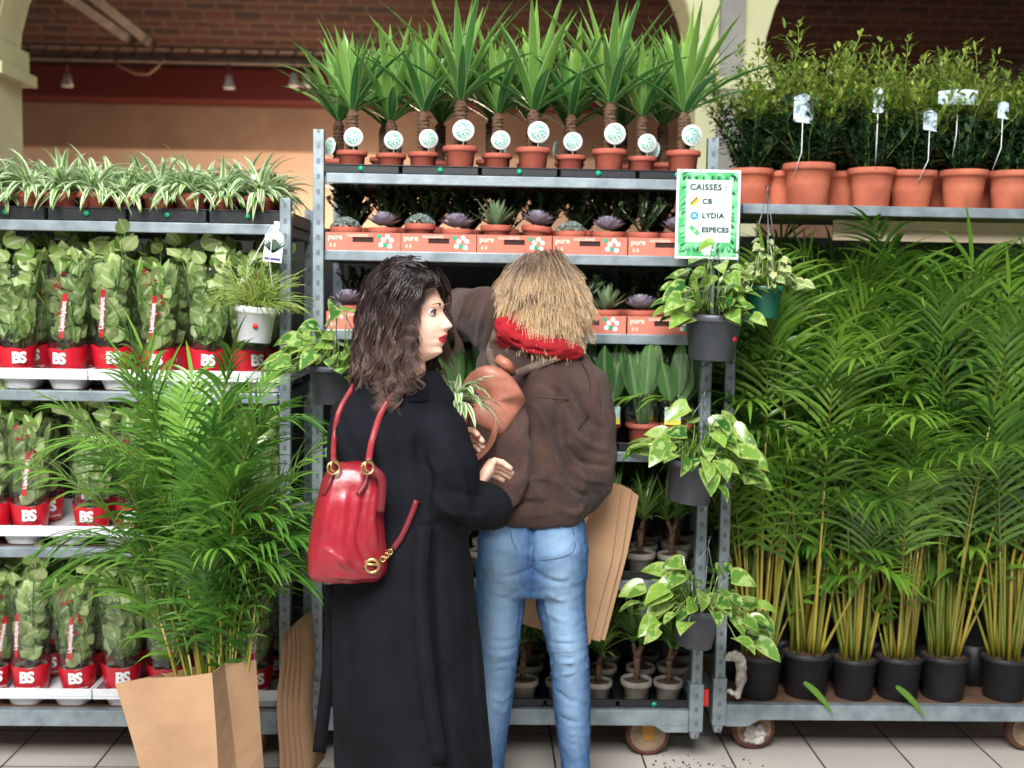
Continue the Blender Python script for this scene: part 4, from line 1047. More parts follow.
def hairmat(name, root, mid, tip, rough=.38):
    m, nt, b = nodes(name); L = nt.links
    uv = nn(nt, 'ShaderNodeUVMap'); sx = nn(nt, 'ShaderNodeSeparateXYZ'); L.new(uv.outputs[0], sx.inputs[0])
    r = nn(nt, 'ShaderNodeValToRGB'); e = r.color_ramp.elements; e[0].color = lin(root); e[1].color = lin(tip); e[1].position = .95
    x = r.color_ramp.elements.new(.45); x.color = lin(mid); L.new(sx.outputs[1], r.inputs[0])
    at_ = nn(nt, 'ShaderNodeAttribute', attribute_name='rnd'); mr = nn(nt, 'ShaderNodeMapRange'); mr.inputs['To Min'].default_value = .55; mr.inputs['To Max'].default_value = 1.5; L.new(at_.outputs['Fac'], mr.inputs[0])
    h = nn(nt, 'ShaderNodeHueSaturation'); L.new(r.outputs[0], h.inputs['Color']); L.new(mr.outputs[0], h.inputs['Value']); L.new(h.outputs[0], b.inputs['Base Color'])
    b.inputs['Roughness'].default_value = rough; b.inputs['Specular IOR Level'].default_value = .6
    return m
def hair(M, n, length, keep, flow, g, wave=.01, wfreq=25, vol=.22, rad=.0013, seg=.013, grav=.5, c0=V((-.02, 0, .1)), push=None, base=(.097, .08, .122), per=22, spread=.02, tight=.35, frizz=.002):
    """locks: guide paths fall from the crown round the skull, strands gather toward each guide's tip"""
    mb = MB(); Mi = M.inverted(); ax = V(base); cnt = 0; R3 = M.to_3x3()
    while cnt < n:
        z = g.uniform(-1, 1); a = g.uniform(0, 6.283); u = V(((1 - z * z) ** .5 * math.cos(a), (1 - z * z) ** .5 * math.sin(a), z))
        if not keep(u): continue
        cnt += 1
        lay = g.random(); k = 1.0 + vol * lay * (.5 + .5 * min(1, max(0, u.z + .6))); A = ax * k
        p = V((u.x * A.x, u.y * A.y, u.z * A.z)); away = (p - c0); nr = V((p.x / A.x ** 2, p.y / A.y ** 2, p.z / A.z ** 2)).normalized()
        d = (away - nr * away.dot(nr)); d = d.normalized() if d.length > .001 else V((0, 0, -1))
        q = M @ p; dw = (R3 @ d).normalized(); nw = (R3 @ nr).normalized(); L = length * g.uniform(.82, 1.06); N = int(L / seg); G = [q.copy()]
        side = dw.cross(nw).normalized(); ph = g.uniform(0, 6.28); hue = g.gauss(.5, .16); am = wave * g.uniform(.6, 1.4)
        for j in range(N):
            dw = (dw + V((0, 0, -grav)) + flow(q, j / N)).normalized(); q = q + dw * seg
            l = Mi @ q; e = (l.x / A.x) ** 2 + (l.y / A.y) ** 2 + (l.z / A.z) ** 2
            if e < 1: q = M @ (l / max(.2, e ** .5))
            if push: q = push(q, Mi, M, lay)
            G.append(q.copy())
        Gw = [p_ + side * (am * (j / N) ** .7 * math.sin(ph + j / N * length * wfreq)) + nw * (am * .6 * (j / N) ** .7 * math.cos(ph + j / N * length * wfreq)) for j, p_ in enumerate(G)]
        for s_ in range(per):
            o1 = g.gauss(0, spread); o2 = g.gauss(0, spread * .35); f = g.uniform(-2, 2); ln = g.uniform(.8, 1); M_ = max(4, int(len(Gw) * ln)); ds = dw
            pts = []
            for j in range(M_):
                t = j / N; c = 1 - (1 - tight) * t; pts.append(Gw[j] + (side * o1 + nw * (o2 + abs(o1) * .0)) * c + side * (frizz * math.sin(f + j * .9 + s_)))
            mb.tube(pts, [rad * (1 - .65 * i / M_) for i in range(M_)], 3, r=min(1, max(0, hue + g.gauss(0, .16))), cap=False)
    return mb

def woolmat(name, c, c2, sheen=.3, rib=None, bump=.3, bs=250, rough=.85, fade=None):
    m = mat(name, c, rough, 0, c2, 9, bump, bs, sheen=sheen, spec=.18); nt = m.node_tree; b = nt.nodes['Principled BSDF']
    if rib:
        t = nn(nt, 'ShaderNodeTexCoord'); wv = nn(nt, 'ShaderNodeTexWave', Scale=rib, Distortion=.6); wv.bands_direction = 'X'
        wv.inputs['Detail Scale'].default_value = 2
        nt.links.new(t.outputs['Object'], wv.inputs['Vector']); bp = nn(nt, 'ShaderNodeBump', Strength=.6, Distance=.004); nt.links.new(wv.outputs['Fac'], bp.inputs['Height'])
        old = b.inputs['Normal'].links[0].from_socket; nt.links.new(old, bp.inputs['Normal']); nt.links.new(bp.outputs[0], b.inputs['Normal'])
    if fade:
        src = b.inputs['Base Color'].links[0].from_socket; at_ = nn(nt, 'ShaderNodeAttribute', attribute_name='rnd'); mx = nn(nt, 'ShaderNodeMix', data_type='RGBA')
        nt.links.new(at_.outputs['Fac'], mx.inputs[0]); nt.links.new(src, mx.inputs[6]); mx.inputs[7].default_value = lin(fade); nt.links.new(mx.outputs[2], b.inputs['Base Color'])
    return m
def strap(mb, pts, w_, th=.004, n=5, mi=0, refs=None):
    """flat band through 3d points; width lies across, thickness toward the viewer side"""
    P = catmull(pts, n); vs = []; fs = []; N = len(P)
    for k in range(N):
        t = (P[min(k + 1, N - 1)] - P[max(0, k - 1)]).normalized(); v = refs if refs else (P[k] - CAM).normalized()
        s = t.cross(v).normalized() * (w_ / 2); nn_ = s.cross(t).normalized() * th / 2
        vs += [P[k] - s - nn_, P[k] + s - nn_, P[k] + s + nn_, P[k] - s + nn_]
    for k in range(N - 1):
        for i in range(4): a = k * 4 + i; b = k * 4 + (i + 1) % 4; fs.append((a, b, b + 4, a + 4))
    fs += [(3, 2, 1, 0), tuple(range(4 * N - 4, 4 * N))]
    return mb.add(vs, fs, None, .5, mi)
def ring(mb, c, rad, r, nrm, n=20, sx=1, mi=0):
    nrm = V(nrm).normalized(); a = V((0, 0, 1)).cross(nrm).normalized(); b = nrm.cross(a)
    P = [V(c) + a * rad * sx * math.cos(2 * math.pi * i / n) + b * rad * math.sin(2 * math.pi * i / n) for i in range(n + 1)]
    return mb.tube(P, r, 7, cap=False, mi=mi)

# ------------------------------------------------------------------ person in the dark coat
YL = 2.92
def pl_(px, py, dy=0): return at(px, py, YL + dy)
L = root_at('person', (pl_(412, 600).x, YL, 0), 'person with long dark wavy hair and a long black coat, looking right', 'person')
M_coat = woolmat('dark_wool', (9, 10, 15), (17, 19, 26), .0, bump=.25)
hc = pl_(408, 317); hc.z += 0
HY = R(-22)
bm = MB()   # body under the clothes, fused
cx = pl_(405, 450).x
bm.rings([((cx + .03, YL, .86), .13, .10), ((cx + .01, YL, 1.05), .115, .085), ((cx, YL, 1.25), .135, .09), ((cx, YL, 1.36), .12, .07), ((cx + .005, YL, 1.42), .05, .05)], 20)
bm.tube([(cx + .005, YL, 1.36), (hc.x - .005, YL, 1.46), (hc.x - .01, YL, hc.z - .03)], [.055, .052, .05], 14)
for s, xx in ((-1, -.06), (1, .07)):
    x = cx + .03 + xx; bm.tube([(x, YL, .88), (x, YL - .005, .48), (x, YL + .01, .28), (x, YL + .015, .09)], [.085, .055, .05, .034], 14)
    bm.tube([(x, YL + .06, .035), (x, YL - .02, .05), (x, YL + .15, .025)], [.035, .038, .025], 10)
sh_r = pl_(432, 412, .0); el_r = pl_(440, 512, -.02); wr_r = pl_(480, 483, .06)
bm.tube([(cx + .06, YL, 1.31), sh_r - V((.01, 0, .02)), el_r, wr_r], [.04, .04, .042, .027], 12)
sh_l = V((cx - .12, YL + .02, 1.33)); el_l = V((cx - .12, YL + .12, 1.08)); wr_l = V((pl_(438, 436).x, YL + .17, 1.21))
bm.tube([(cx - .08, YL, 1.34), sh_l, el_l, wr_l], [.05, .05, .04, .027], 12)
me = sculpt(bm, .011, 2, 'body')
fb = MB(); fb.add([v.co.copy() for v in me.vertices], [tuple(p.vertices) for p in me.polygons]); bpy.data.meshes.remove(me)
HM = head(fb, hc, HY, R(-2), 0, 1.0)
for sd in (-1, 1):   # ears
    e = MB(); e.tube([V((-.012, sd * .074, .02)), V((-.006, sd * .083, .028)), V((.006, sd * .082, .024)), V((.006, sd * .08, .0)), V((.0, sd * .077, -.022))], [.006, .008, .007, .006, .008], 8); e.xf(HM); fb.add(e.v, e.f)
hand(fb, wr_r + V((.004, 0, .003)), V((.25, .75, .35)), V((.9, .1, -.5)), 1, 1.2, .82)
hand(fb, wr_l, V((.7, 0, .35)), V((.5, -.6, -.3)), -1, .8, .95)
world_build(fb, 'body', [M_skin, M_lip], L)
face_parts(HM, L)
# coat
cm = MB()
def ring_px(py, x0, x1, dep=.13, dy=0, rot=0):
    a = pl_(x0, py); b = pl_(x1, py); return ((( a.x + b.x) / 2, YL + dy, (a.z + b.z) / 2), (b.x - a.x) / 2, dep, rot)
cm.rings([ring_px(765, 333, 495, .20), ring_px(700, 333, 487, .185), ring_px(640, 332, 481, .165), ring_px(580, 330, 474, .15), ring_px(520, 327, 466, .135), ring_px(470, 326, 458, .13), ring_px(430, 327, 452, .13), ring_px(408, 334, 445, .115), ring_px(393, 350, 436, .095), ring_px(383, 362, 430, .075)], 40)
cm.tube([pl_(422, 408), pl_(436, 432, -.02), pl_(446, 470, -.05), pl_(446, 505, -.06), pl_(447, 512, -.06)], [.066, .082, .088, .082, .07], 18)
cm.tube([pl_(440, 500, -.05), pl_(462, 503, -.03), pl_(485, 506, .02), pl_(491, 507, .045)], [.075, .078, .079, .077], 18, flat=.8)
cm.tube([sh_l + V((.03, 0, 0)), sh_l, el_l, wr_l - V((.03, 0, 0))], [.075, .08, .07, .055], 14)
cm.tube([(cx - .02, YL, 1.375), (cx + .05, YL, 1.37), sh_r + V((0, 0, .005))], [.07, .075, .07], 16)
me = sculpt(cm, .0085, 5, 'coat')
bvc = tree(me)
fl = [([(428, 520), (424, 600), (430, 690), (436, 768)], .012, .016), ([(436, 540), (440, 640), (452, 768)], .014, -.012), ([(470, 560), (476, 660), (486, 768)], .014, .010), ([(385, 590), (380, 680), (372, 768)], .03, .010), ([(350, 600), (346, 700), (342, 768)], .02, -.008),
      ([(418, 440), (428, 480), (425, 510)], .012, -.016), ([(445, 440), (462, 480), (470, 510)], .014, .009), ([(430, 470), (455, 492), (484, 497)], .010, -.010), ([(428, 492), (450, 512), (486, 516)], .009, .010), ([(436, 505), (456, 524), (486, 527)], .007, -.008),
      ([(425, 455), (440, 480), (452, 486)], .009, .008), ([(340, 410), (352, 450), (356, 470)], .014, -.006), ([(385, 400), (398, 440), (402, 480), (404, 520)], .016, -.006), ([(362, 395), (395, 400), (430, 410)], .008, .004)]
folds(me, fl, bvc); ripple(me, .006, 9, (1, 1, .35), 3)
bvc = tree(me)
coat = finish(me, 'coat', M_coat, L)
co_ = MB()    # stand-up collar
a = pl_(397, 386)
co_.rings([((a.x, YL, a.z - .03), .12, .1), ((a.x, YL, a.z + .0), .115, .096), ((a.x, YL, a.z + .02), .104, .088), ((a.x, YL, a.z + .014), .09, .078), ((a.x, YL, a.z - .02), .085, .072)], 30, cap=False)
world_build(co_, 'collar', M_coat, L)
bt = MB(); P = [hitp(bvc, 333, 585, .004), pl_(331, 640, .04), pl_(325, 700, .02), pl_(319, 752, .03)]
P = [p for p in P if p is not None]; strap(bt, P, .035, .005); world_build(bt, 'belt_end', M_coat, L)
pn = MB()
lap = [hitp(bvc, x, y, .007) for x, y in ((424, 525), (421, 580), (424, 640), (430, 700), (438, 762))]; lap = [p for p in lap if p]
strap(pn, lap, .038, .006); world_build(pn, 'back_belt', M_coat, L)
bo = MB()
for xx in (-.06, .07):
    x = cx + .03 + xx; bo.tube([(x, YL, .40), (x, YL, .25), (x, YL + .01, .10), (x, YL + .01, .045)], [.066, .06, .05, .05], 16); bo.rings([((x, YL + .05, 0), .045, .12), ((x, YL + .05, .03), .047, .12), ((x, YL + .04, .07), .04, .09)], 18)
world_build(bo, 'boots', mat('black_leather', (14, 14, 16), .4), L)
# hair
g = random.Random(4)
M_hairL = hairmat('dark_brown_hair', (34, 24, 24), (62, 46, 42), (96, 74, 64), .34)
fdir = V((math.cos(HY), math.sin(HY), 0)); ldir = V((-fdir.y, fdir.x, 0))
def keepL(u): return (u.z > -.35 and u.x < .22) or (u.z > .3 and u.x < .42) or (u.z > .62 and u.x < .6)
def pushL(q, Mi, M, lay):
    l = Mi @ q
    if l.x > .052 and l.z < .08 and abs(l.y) < .1:       # leave the face free
        lim = .052 + max(0, l.z) * .2
        if l.x > lim: l.x = lim + (l.x - lim) * .3
        s = 1 if l.y > 0 else -1
        l.y = s * max(abs(l.y), .076 + .02 * lay); return M @ l
    return q
def flowL(q, t): return -fdir * (.06 if t < .3 else 0) + (fdir * .08 + (q - hc).normalized() * .13 if t > .38 else V())
hm = hair(HM, 320, .33, keepL, flowL, g, wave=.017, wfreq=58, vol=.32, rad=.0012, grav=.42, c0=V((.06, -.012, .125)), push=pushL, per=20, spread=.014, frizz=.0012)
cap = MB(); N = 28; vs = []; fs = []
for j in range(17):
    ph = -.45 + (math.pi / 2 + .45) * j / 16
    for i in range(N):
        th = 2 * math.pi * i / N; r_ = 1.045; x = .096 * math.cos(ph) * math.cos(th) * r_
        x = min(x, -.02 + max(0, math.sin(ph)) * .092); vs.append(HM @ V((x, .079 * math.cos(ph) * math.sin(th) * r_, .12 * math.sin(ph) * r_)))
for j in range(16):
    for i in range(N): fs.append((j * N + i, j * N + (i + 1) % N, (j + 1) * N + (i + 1) % N, (j + 1) * N + i))
hm.add(vs, fs, None, .2)
world_build(hm, 'hair', M_hairL, L)

# ------------------------------------------------------------------ red backpack on the coat
M_red = mat('red_leather', (150, 28, 42), .36, 0, (120, 20, 32), 7, .22, 30, coat=.25); M_redd = mat('dark_red_edge', (104, 24, 32), .45); M_gold = mat('antique_gold', (196, 164, 110), .3, .9)
bc = at(347, 580, 2.76); RB = root_at('red_backpack', bc, 'red leather backpack with gold rings on the back of the black coat', 'backpack')
rb = MB(); YB_ = 2.75
def rr(py, x0, x1, dep, e=.75, dy=0): a = at(x0, py, YB_); b = at(x1, py, YB_); return (((a.x + b.x) / 2, YB_ + .02 + dy, (a.z + b.z) / 2), (b.x - a.x) / 2, dep, 0.12, e)
rb.rings([rr(581, 312, 380, .05), rr(574, 307, 386, .066), rr(556, 307, 387, .075), rr(530, 310, 384, .072), rr(500, 316, 382, .062), rr(480, 322, 380, .05), rr(468, 328, 377, .036), rr(463, 336, 370, .02)], 36)
me = sculpt(rb, .0055, 3, 'pack'); bvr = tree(me)
folds(me, [([(335, 480), (326, 520), (318, 560)], .010, .005), ([(368, 478), (362, 510), (358, 540), (366, 560), (378, 566)], .006, -.009), ([(376, 490), (373, 520), (376, 545)], .008, .007), ([(345, 500), (340, 540), (350, 572)], .012, .005), ([(318, 545), (340, 560), (360, 575)], .007, .006), ([(312, 568), (345, 577), (380, 576)], .006, .005), ([(352, 490), (350, 520), (343, 550)], .008, -.004)], bvr)
ripple(me, .003, 30, (1, 1, .6), 5)
bvr = tree(me); finish(me, 'bag_body', M_red, RB)
fl_ = MB()
fpts = [(371, 468), (381, 477), (382, 492), (380, 512)]; P = [at(x, y, YB_ - .035) for x, y in fpts]; strap(fl_, P, .02, .006); world_build(fl_, 'side_flap', M_redd, RB)
for x0 in (333, 367):
    tb = MB(); strap(tb, [p for p in [hitp(bvr, x0 + 1, 473, .004), hitp(bvr, x0 - 3, 484, .004), hitp(bvr, x0 - 9, 495, .004)] if p], .011, .004)
    world_build(tb, 'strap_tab', M_redd, RB)
for x0 in (333.5, 367.5):
    rg = MB(); c = at(x0, 468, YB_ - .04); ring(rg, c, .0145, .0026, (.25, -1, .2)); ring(rg, c + V((.004, .002, .004)), .0135, .0024, (.9, -.8, .2)); world_build(rg, 'gold_rings', M_gold, RB)
rg = MB(); c = hitp(bvr, 371, 566, .006) or at(371, 566, 2.69); ring(rg, c, .016, .0042, (.1, -1, 0)); rg.tube([c - V((.03, 0, -.004)), c + V((.02, 0, .003))], .0035, 6)
world_build(rg, 'clasp', M_gold, RB)
mt = MB(); strap(mt, [c + V((-.034, .002, .006)), c + V((-.012, -.001, .0))], .02, .005); world_build(mt, 'clasp_tab', M_redd, RB)
M_strap = mat('red_strap', (150, 52, 56), .45, 0, (128, 36, 42), 12)
s1 = MB()
strap(s1, [at(333.5, 462, YB_ - .035)] + [p for p in [hitp(bvc, x, y, .006) for x, y in ((336, 440), (341, 412), (347, 394))] if p] + [pl_(354, 385, -.02)], .013, .004)
world_build(s1, 'shoulder_strap', M_strap, RB)
s2 = MB()
strap(s2, [at(368.5, 461, YB_ - .03)] + [p for p in [hitp(bvc, x, y, .007) for x, y in ((373, 440), (382, 412), (393, 397), (404, 390))] if p] + [pl_(416, 387, 0)], .015, .004)
world_build(s2, 'shoulder_strap', M_strap, RB)
s3 = MB(); Q = [p for p in [hitp(bvc, x, y, .006) for x, y in ((393, 549), (402, 535), (411, 515), (416, 500))] if p]
if len(Q) > 1: strap(s3, Q, .014, .004)
world_build(s3, 'lower_strap', M_redd, RB)
ch = MB(); A_ = at(382, 560, 2.72); B_ = Q[0] if Q else at(393, 549, 2.8)
for k in range(6): ring(ch, A_.lerp(B_, (k + .5) / 6), .0062, .0016, (1, -.3, 0) if k % 2 else (0, -1, .2), 10)
world_build(ch, 'chain', M_gold, RB)

# held pot with spider plant
hp2 = spider(77, 46, .78, False); pot_mb(.046, .034, .085).build('pot', M_terra, hp2)
hp2.location = at(453, 432, 3.06); hp2.rotation_euler = (0, .1, 0); hp2.name = 'held_spider_plant'; hp2.name = 'spider_plant'
tag(hp2, 'small spider plant in terracotta pot held by the person in the black coat', 'spider plant')
# ------------------------------------------------------------------ person in the brown jacket
YR = 3.48
def pr_(px, py, dy=0): return at(px, py, YR + dy)
W = root_at('person', (pr_(535, 600).x, YR, 0), 'person with short blond-tipped hair in brown corduroy jacket and jeans, back turned', 'person')
hip = pr_(532, 520)
def rp_(py, x0, x1, dep=.13, dy=0, e=1, rot=0): a = pr_(x0, py); b = pr_(x1, py); return (((a.x + b.x) / 2, YR + dy, (a.z + b.z) / 2), (b.x - a.x) / 2, dep, rot, e)
legs = [[(504, 560), (500, 605), (499, 650), (494, 700), (490, 750), (489, 790)], [(558, 560), (561, 605), (569, 655), (572, 705), (575, 755), (577, 790)]]
lr = [.088, .078, .062, .06, .048, .04]
ldy = [0, .0, -.02, .0, .01, .01]
HR = pr_(541, 298, .10)
bm = MB()
bm.rings([rp_(575, 488, 575, .09), rp_(530, 486, 582, .1), rp_(490, 490, 578, .09), rp_(430, 488, 575, .09, .03), rp_(375, 486, 580, .08, .07), rp_(350, 510, 565, .06, .09)], 24)
bm.tube([pr_(538, 365, .08), HR + V((0, 0, -.05)), HR], [.055, .055, .05], 14)
for pts in legs:
    bm.tube([pr_(x, y, d) for (x, y), d in zip(pts, ldy)], [r * .88 for r in lr], 14)
    f = pr_(pts[-1][0], pts[-1][1]); bm.tube([(f.x, YR + .02, .09), (f.x, YR - .01, .05), (f.x, YR + .13, .03)], [.035, .036, .026], 10)
shr = pr_(583, 385, .06); elr = pr_(591, 455, .03); wrr = pr_(584, 512, .10)
shl = pr_(500, 340, .08); ell = pr_(462, 312, .24); wrl = pr_(432, 330, .44)
bm.tube([pr_(560, 380, .07), shr, elr, wrr], [.05, .05, .04, .028], 12); bm.tube([pr_(520, 365, .08), shl, ell, wrl], [.05, .05, .04, .028], 12)
me = sculpt(bm, .011, 2, 'body')
fb = MB(); fb.add([v.co.copy() for v in me.vertices], [tuple(p.vertices) for p in me.polygons]); bpy.data.meshes.remove(me)
RM = head(fb, HR, R(100), R(28), 0, 1.0)
hand(fb, wrr, V((-.3, .15, -.9)), V((-.8, .3, .2)), 1, 1.0, .9)
hand(fb, wrl, V((-.3, .8, .15)), V((.2, .1, -1)), 1, .6, .9)
world_build(fb, 'body', [M_skin, M_lip], W); face_parts(RM, W)
# jeans
M_denim = woolmat('denim', (44, 76, 122), (64, 102, 150), .0, bump=.35, bs=320, rough=.85, fade=(160, 192, 220))
jm = MB()
jm.rings([rp_(592, 482, 584, .095), rp_(572, 479, 588, .115, -.005), rp_(545, 477, 588, .125, -.01), rp_(520, 480, 585, .115), rp_(498, 484, 580, .105)], 36)
for k, pts in enumerate(legs):
    jm.tube([pr_(x, y, d) for (x, y), d in zip(pts, ldy)], lr, 24)
    x, y = pts[0]; jm.tube([pr_(x + (-2 if k == 0 else 2), 532, -.035), pr_(x, 560, -.03), pr_(x, 580, -.01)], [.07, .08, .07], 16)   # seat
me = sculpt(jm, .0065, 4, 'jeans'); bvj = tree(me)
fl = [([(532, 515), (531, 545), (532, 572)], .008, -.016), ([(505, 578), (520, 574), (531, 570)], .007, -.007), ([(533, 571), (548, 580), (568, 583)], .008, -.008)]
gg = random.Random(3)
for yy in (640, 646, 652, 658, 665, 672): fl.append(([(551, yy + gg.uniform(-3, 3)), (568, yy + gg.uniform(-4, 4)), (587, yy - 2 + gg.uniform(-4, 4))], .0045, gg.choice((-.006, .006, .007))))
for yy in (636, 645, 653, 662, 672): fl.append(([(488, yy + gg.uniform(-3, 3)), (503, yy + gg.uniform(-3, 3)), (516, yy - 3)], .0045, gg.choice((-.006, .006))))
for yy in (735, 741, 747, 753, 759, 765): fl.append(([(559, yy + gg.uniform(-3, 3)), (575, yy + gg.uniform(-4, 4)), (592, yy + gg.uniform(-3, 3))], .0045, gg.choice((-.006, .007, .007))))
for a, b, c in (((545, 592), (560, 600), (582, 592)), ((548, 612), (562, 620), (584, 616)), ((486, 592), (505, 598), (518, 590)), ((556, 690), (568, 700), (588, 704)), ((487, 690), (500, 700), (512, 690)), ((494, 706), (503, 712), (508, 705)), ((560, 716), (572, 722), (590, 716)), ((535, 578), (545, 600), (551, 625)), ((528, 582), (521, 610), (518, 630))): fl.append(([a, b, c], .006, gg.choice((-.005, .005))))
folds(me, [(a_, b_, c_ * 1.5) for a_, b_, c_ in fl], bvj); ripple(me, .003, 34, (1, 1, 1.6), 7)
bvj = tree(me); co = coords(me)
fade = np.zeros(len(co))
for pts in legs:     # worn paler bands down the back of each thigh and calf
    for i in range(5):
        a = np.array(pr_(*pts[i], -.09)); b = np.array(pr_(*pts[i + 1], -.09)); ab = b - a; t = np.clip(((co - a) @ ab) / (ab @ ab), 0, 1); d = np.linalg.norm(co - a - t[:, None] * ab, axis=1)
        fade = np.maximum(fade, np.exp(-(d / .055) ** 2) * (.75 if i in (0, 1, 3) else .6))
a = np.array(pr_(558, 545, -.1)); fade = np.maximum(fade, .75 * np.exp(-(np.linalg.norm(co - a, axis=1) / .07) ** 2)); a = np.array(pr_(504, 545, -.1)); fade = np.maximum(fade, .6 * np.exp(-(np.linalg.norm(co - a, axis=1) / .06) ** 2))
for nd in M_denim.node_tree.nodes:
    if nd.type == 'TEX_NOISE' and nd.inputs['Scale'].default_value == 9: nd.inputs['Scale'].default_value = 90
    if nd.type == 'MAPPING': nd.inputs['Scale'].default_value = (1, 1, .2)
jeans = finish(me, 'jeans', M_denim, W, rv=fade)
M_stitch = mat('denim_stitch', (40, 62, 98), .8)
def seam(px, m, nm, par, bv, r_=.001, off=.0006):
    P = [p for p in [hitp(bv, x, y, off) for x, y in px] if p]
    if len(P) > 1: b_ = MB(); b_.tube(catmull(P, 4), r_, 5); world_build(b_, nm, m, par)
seam([(531, 516), (531, 540), (532, 565), (533, 574)], M_stitch, 'back_seam', W, bvj)
seam([(509, 521), (514, 545), (528, 558), (545, 560), (566, 556), (575, 546), (571, 520)], M_stitch, 'pocket_outline', W, bvj)
seam([(512, 519), (530, 523), (550, 520), (571, 518)], M_stitch, 'yoke_seam', W, bvj)
seam([(585, 545), (586, 580), (583, 610), (588, 650), (590, 700), (590, 745)], M_stitch, 'side_seam', W, bvj)
sm = MB()
for pts in legs:
    f = pr_(*pts[-1]); sm.rings([((f.x, YR + .03, 0), .045, .13), ((f.x, YR + .03, .03), .047, .13), ((f.x, YR + .02, .07), .04, .09), ((f.x, YR, .1), .038, .05)], 18)
    world_build(sm, 'shoe', mat('dark_shoe', (30, 28, 30), .6), W); sm = MB()
# jacket
M_cord = woolmat('brown_corduroy', (54, 38, 34), (82, 60, 52), .12, rib=95, bump=.4, bs=140)
jk = MB()
jk.rings([rp_(520, 482, 582, .125, .0), rp_(508, 478, 590, .14, .0), rp_(490, 474, 596, .155, .01), rp_(450, 470, 598, .155, .03), rp_(410, 468, 600, .15, .05), rp_(380, 470, 600, .14, .07), rp_(360, 478, 594, .12, .08), rp_(343, 495, 578, .10, .085), rp_(332, 512, 566, .07, .09)], 44)
jk.tube([pr_(572, 376, .06), shr, pr_(588, 420, .04), elr, pr_(588, 486, .04), pr_(583, 506, .07)], [.075, .088, .086, .082, .074, .052], 22)
jk.tube([pr_(525, 352, .08), pr_(500, 330, .10), pr_(478, 312, .14), pr_(462, 312, .22), pr_(445, 322, .34), pr_(434, 328, .42)], [.085, .095, .088, .078, .068, .055], 22)
jk.tube([pr_(480, 400, .0), pr_(470, 450, -.01), pr_(480, 495, .0)], [.07, .09, .07], 16)
me = sculpt(jk, .0075, 5, 'jacket'); bvk = tree(me)
fl = []
for pts, w_, h in [([(575, 345), (592, 375), (596, 410), (590, 440)], .010, .009), ([(560, 395), (558, 430), (565, 460), (575, 480)], .012, -.017), ([(545, 385), (562, 395), (575, 420)], .009, -.008), ([(575, 395), (590, 420), (604, 430)], .009, -.008), ([(570, 430), (588, 445), (606, 450)], .009, .010), ([(568, 448), (585, 462), (606, 466)], .008, -.012), ([(572, 470), (588, 480), (604, 482)], .008, .010), ([(565, 485), (582, 494), (600, 495)], .007, -.010),
                  ([(500, 430), (505, 465), (520, 500)], .012, -.012), ([(530, 440), (525, 470), (540, 500)], .012, .010), ([(545, 460), (550, 490), (548, 508)], .010, -.010), ([(484, 498), (530, 503), (585, 500)], .008, -.010), ([(480, 512), (530, 514), (580, 512)], .007, .006), ([(510, 400), (535, 410), (550, 440)], .010, .008), ([(520, 480), (545, 478), (570, 490)], .008, .008),
                  ([(500, 305), (495, 325), (490, 345)], .007, -.010), ([(488, 300), (482, 322), (478, 345)], .007, .010), ([(478, 298), (470, 320), (468, 345)], .006, -.010), ([(466, 296), (460, 315), (458, 335)], .006, .008), ([(452, 300), (449, 318), (448, 332)], .006, -.006), ([(525, 350), (548, 356), (575, 360)], .010, .005), ([(588, 500), (575, 512), (560, 510)], .008, .008)]: fl.append((pts, w_, h))
folds(me, [(a_, b_, c_ * 1.4) for a_, b_, c_ in fl], bvk); ripple(me, .008, 14, (1, 1, .8), 11); ripple(me, .003, 40, (1, 1, .6), 4)
bvk = tree(me); finish(me, 'jacket', M_cord, W)
M_seam = mat('jacket_seam', (48, 32, 28), .9)
seam([(578, 356), (590, 382), (588, 412), (578, 430)], M_seam, 'armhole_seam', W, bvk, .0022)
seam([(505, 352), (512, 392), (545, 398), (575, 400)], M_seam, 'back_yoke_seam', W, bvk, .0018)
# red scarf
sc = MB(); c = pr_(536, 338, .07)
M_scarf = mat('red_knit', (170, 14, 30), .9, 0, (140, 8, 24), 30, .5, 120)
for k, (dz, r1, r2, rr_) in enumerate(((-.02, .118, .095, .032), (.008, .112, .09, .033), (.035, .10, .08, .028))):
    P = [c + V((r1 * math.cos(t), r2 * math.sin(t), dz + (-.30 * r1 * math.cos(t)) + .012 * math.sin(3 * t + k))) for t in [2 * math.pi * i / 36 for i in range(37)]]
    sc.tube(P, rr_, 12, cap=False)
sc.tube([pr_(502, 320, .0), pr_(505, 330, -.02), pr_(530, 342, -.05), pr_(560, 348, -.05), pr_(578, 352, 0)], [.03, .034, .035, .033, .025], 12)
me = sculpt(sc, .006, 3, 'scarf'); ripple(me, .006, 40, (.4, 1, 1.6), 2); bvs = tree(me)
folds(me, [([(500, 315), (520, 332), (550, 342), (575, 345)], .006, -.009), ([(498, 325), (515, 342), (545, 352), (575, 356)], .006, -.008), ([(505, 308), (525, 322), (550, 332)], .005, .006)], bvs)
finish(me, 'scarf', M_scarf, W)
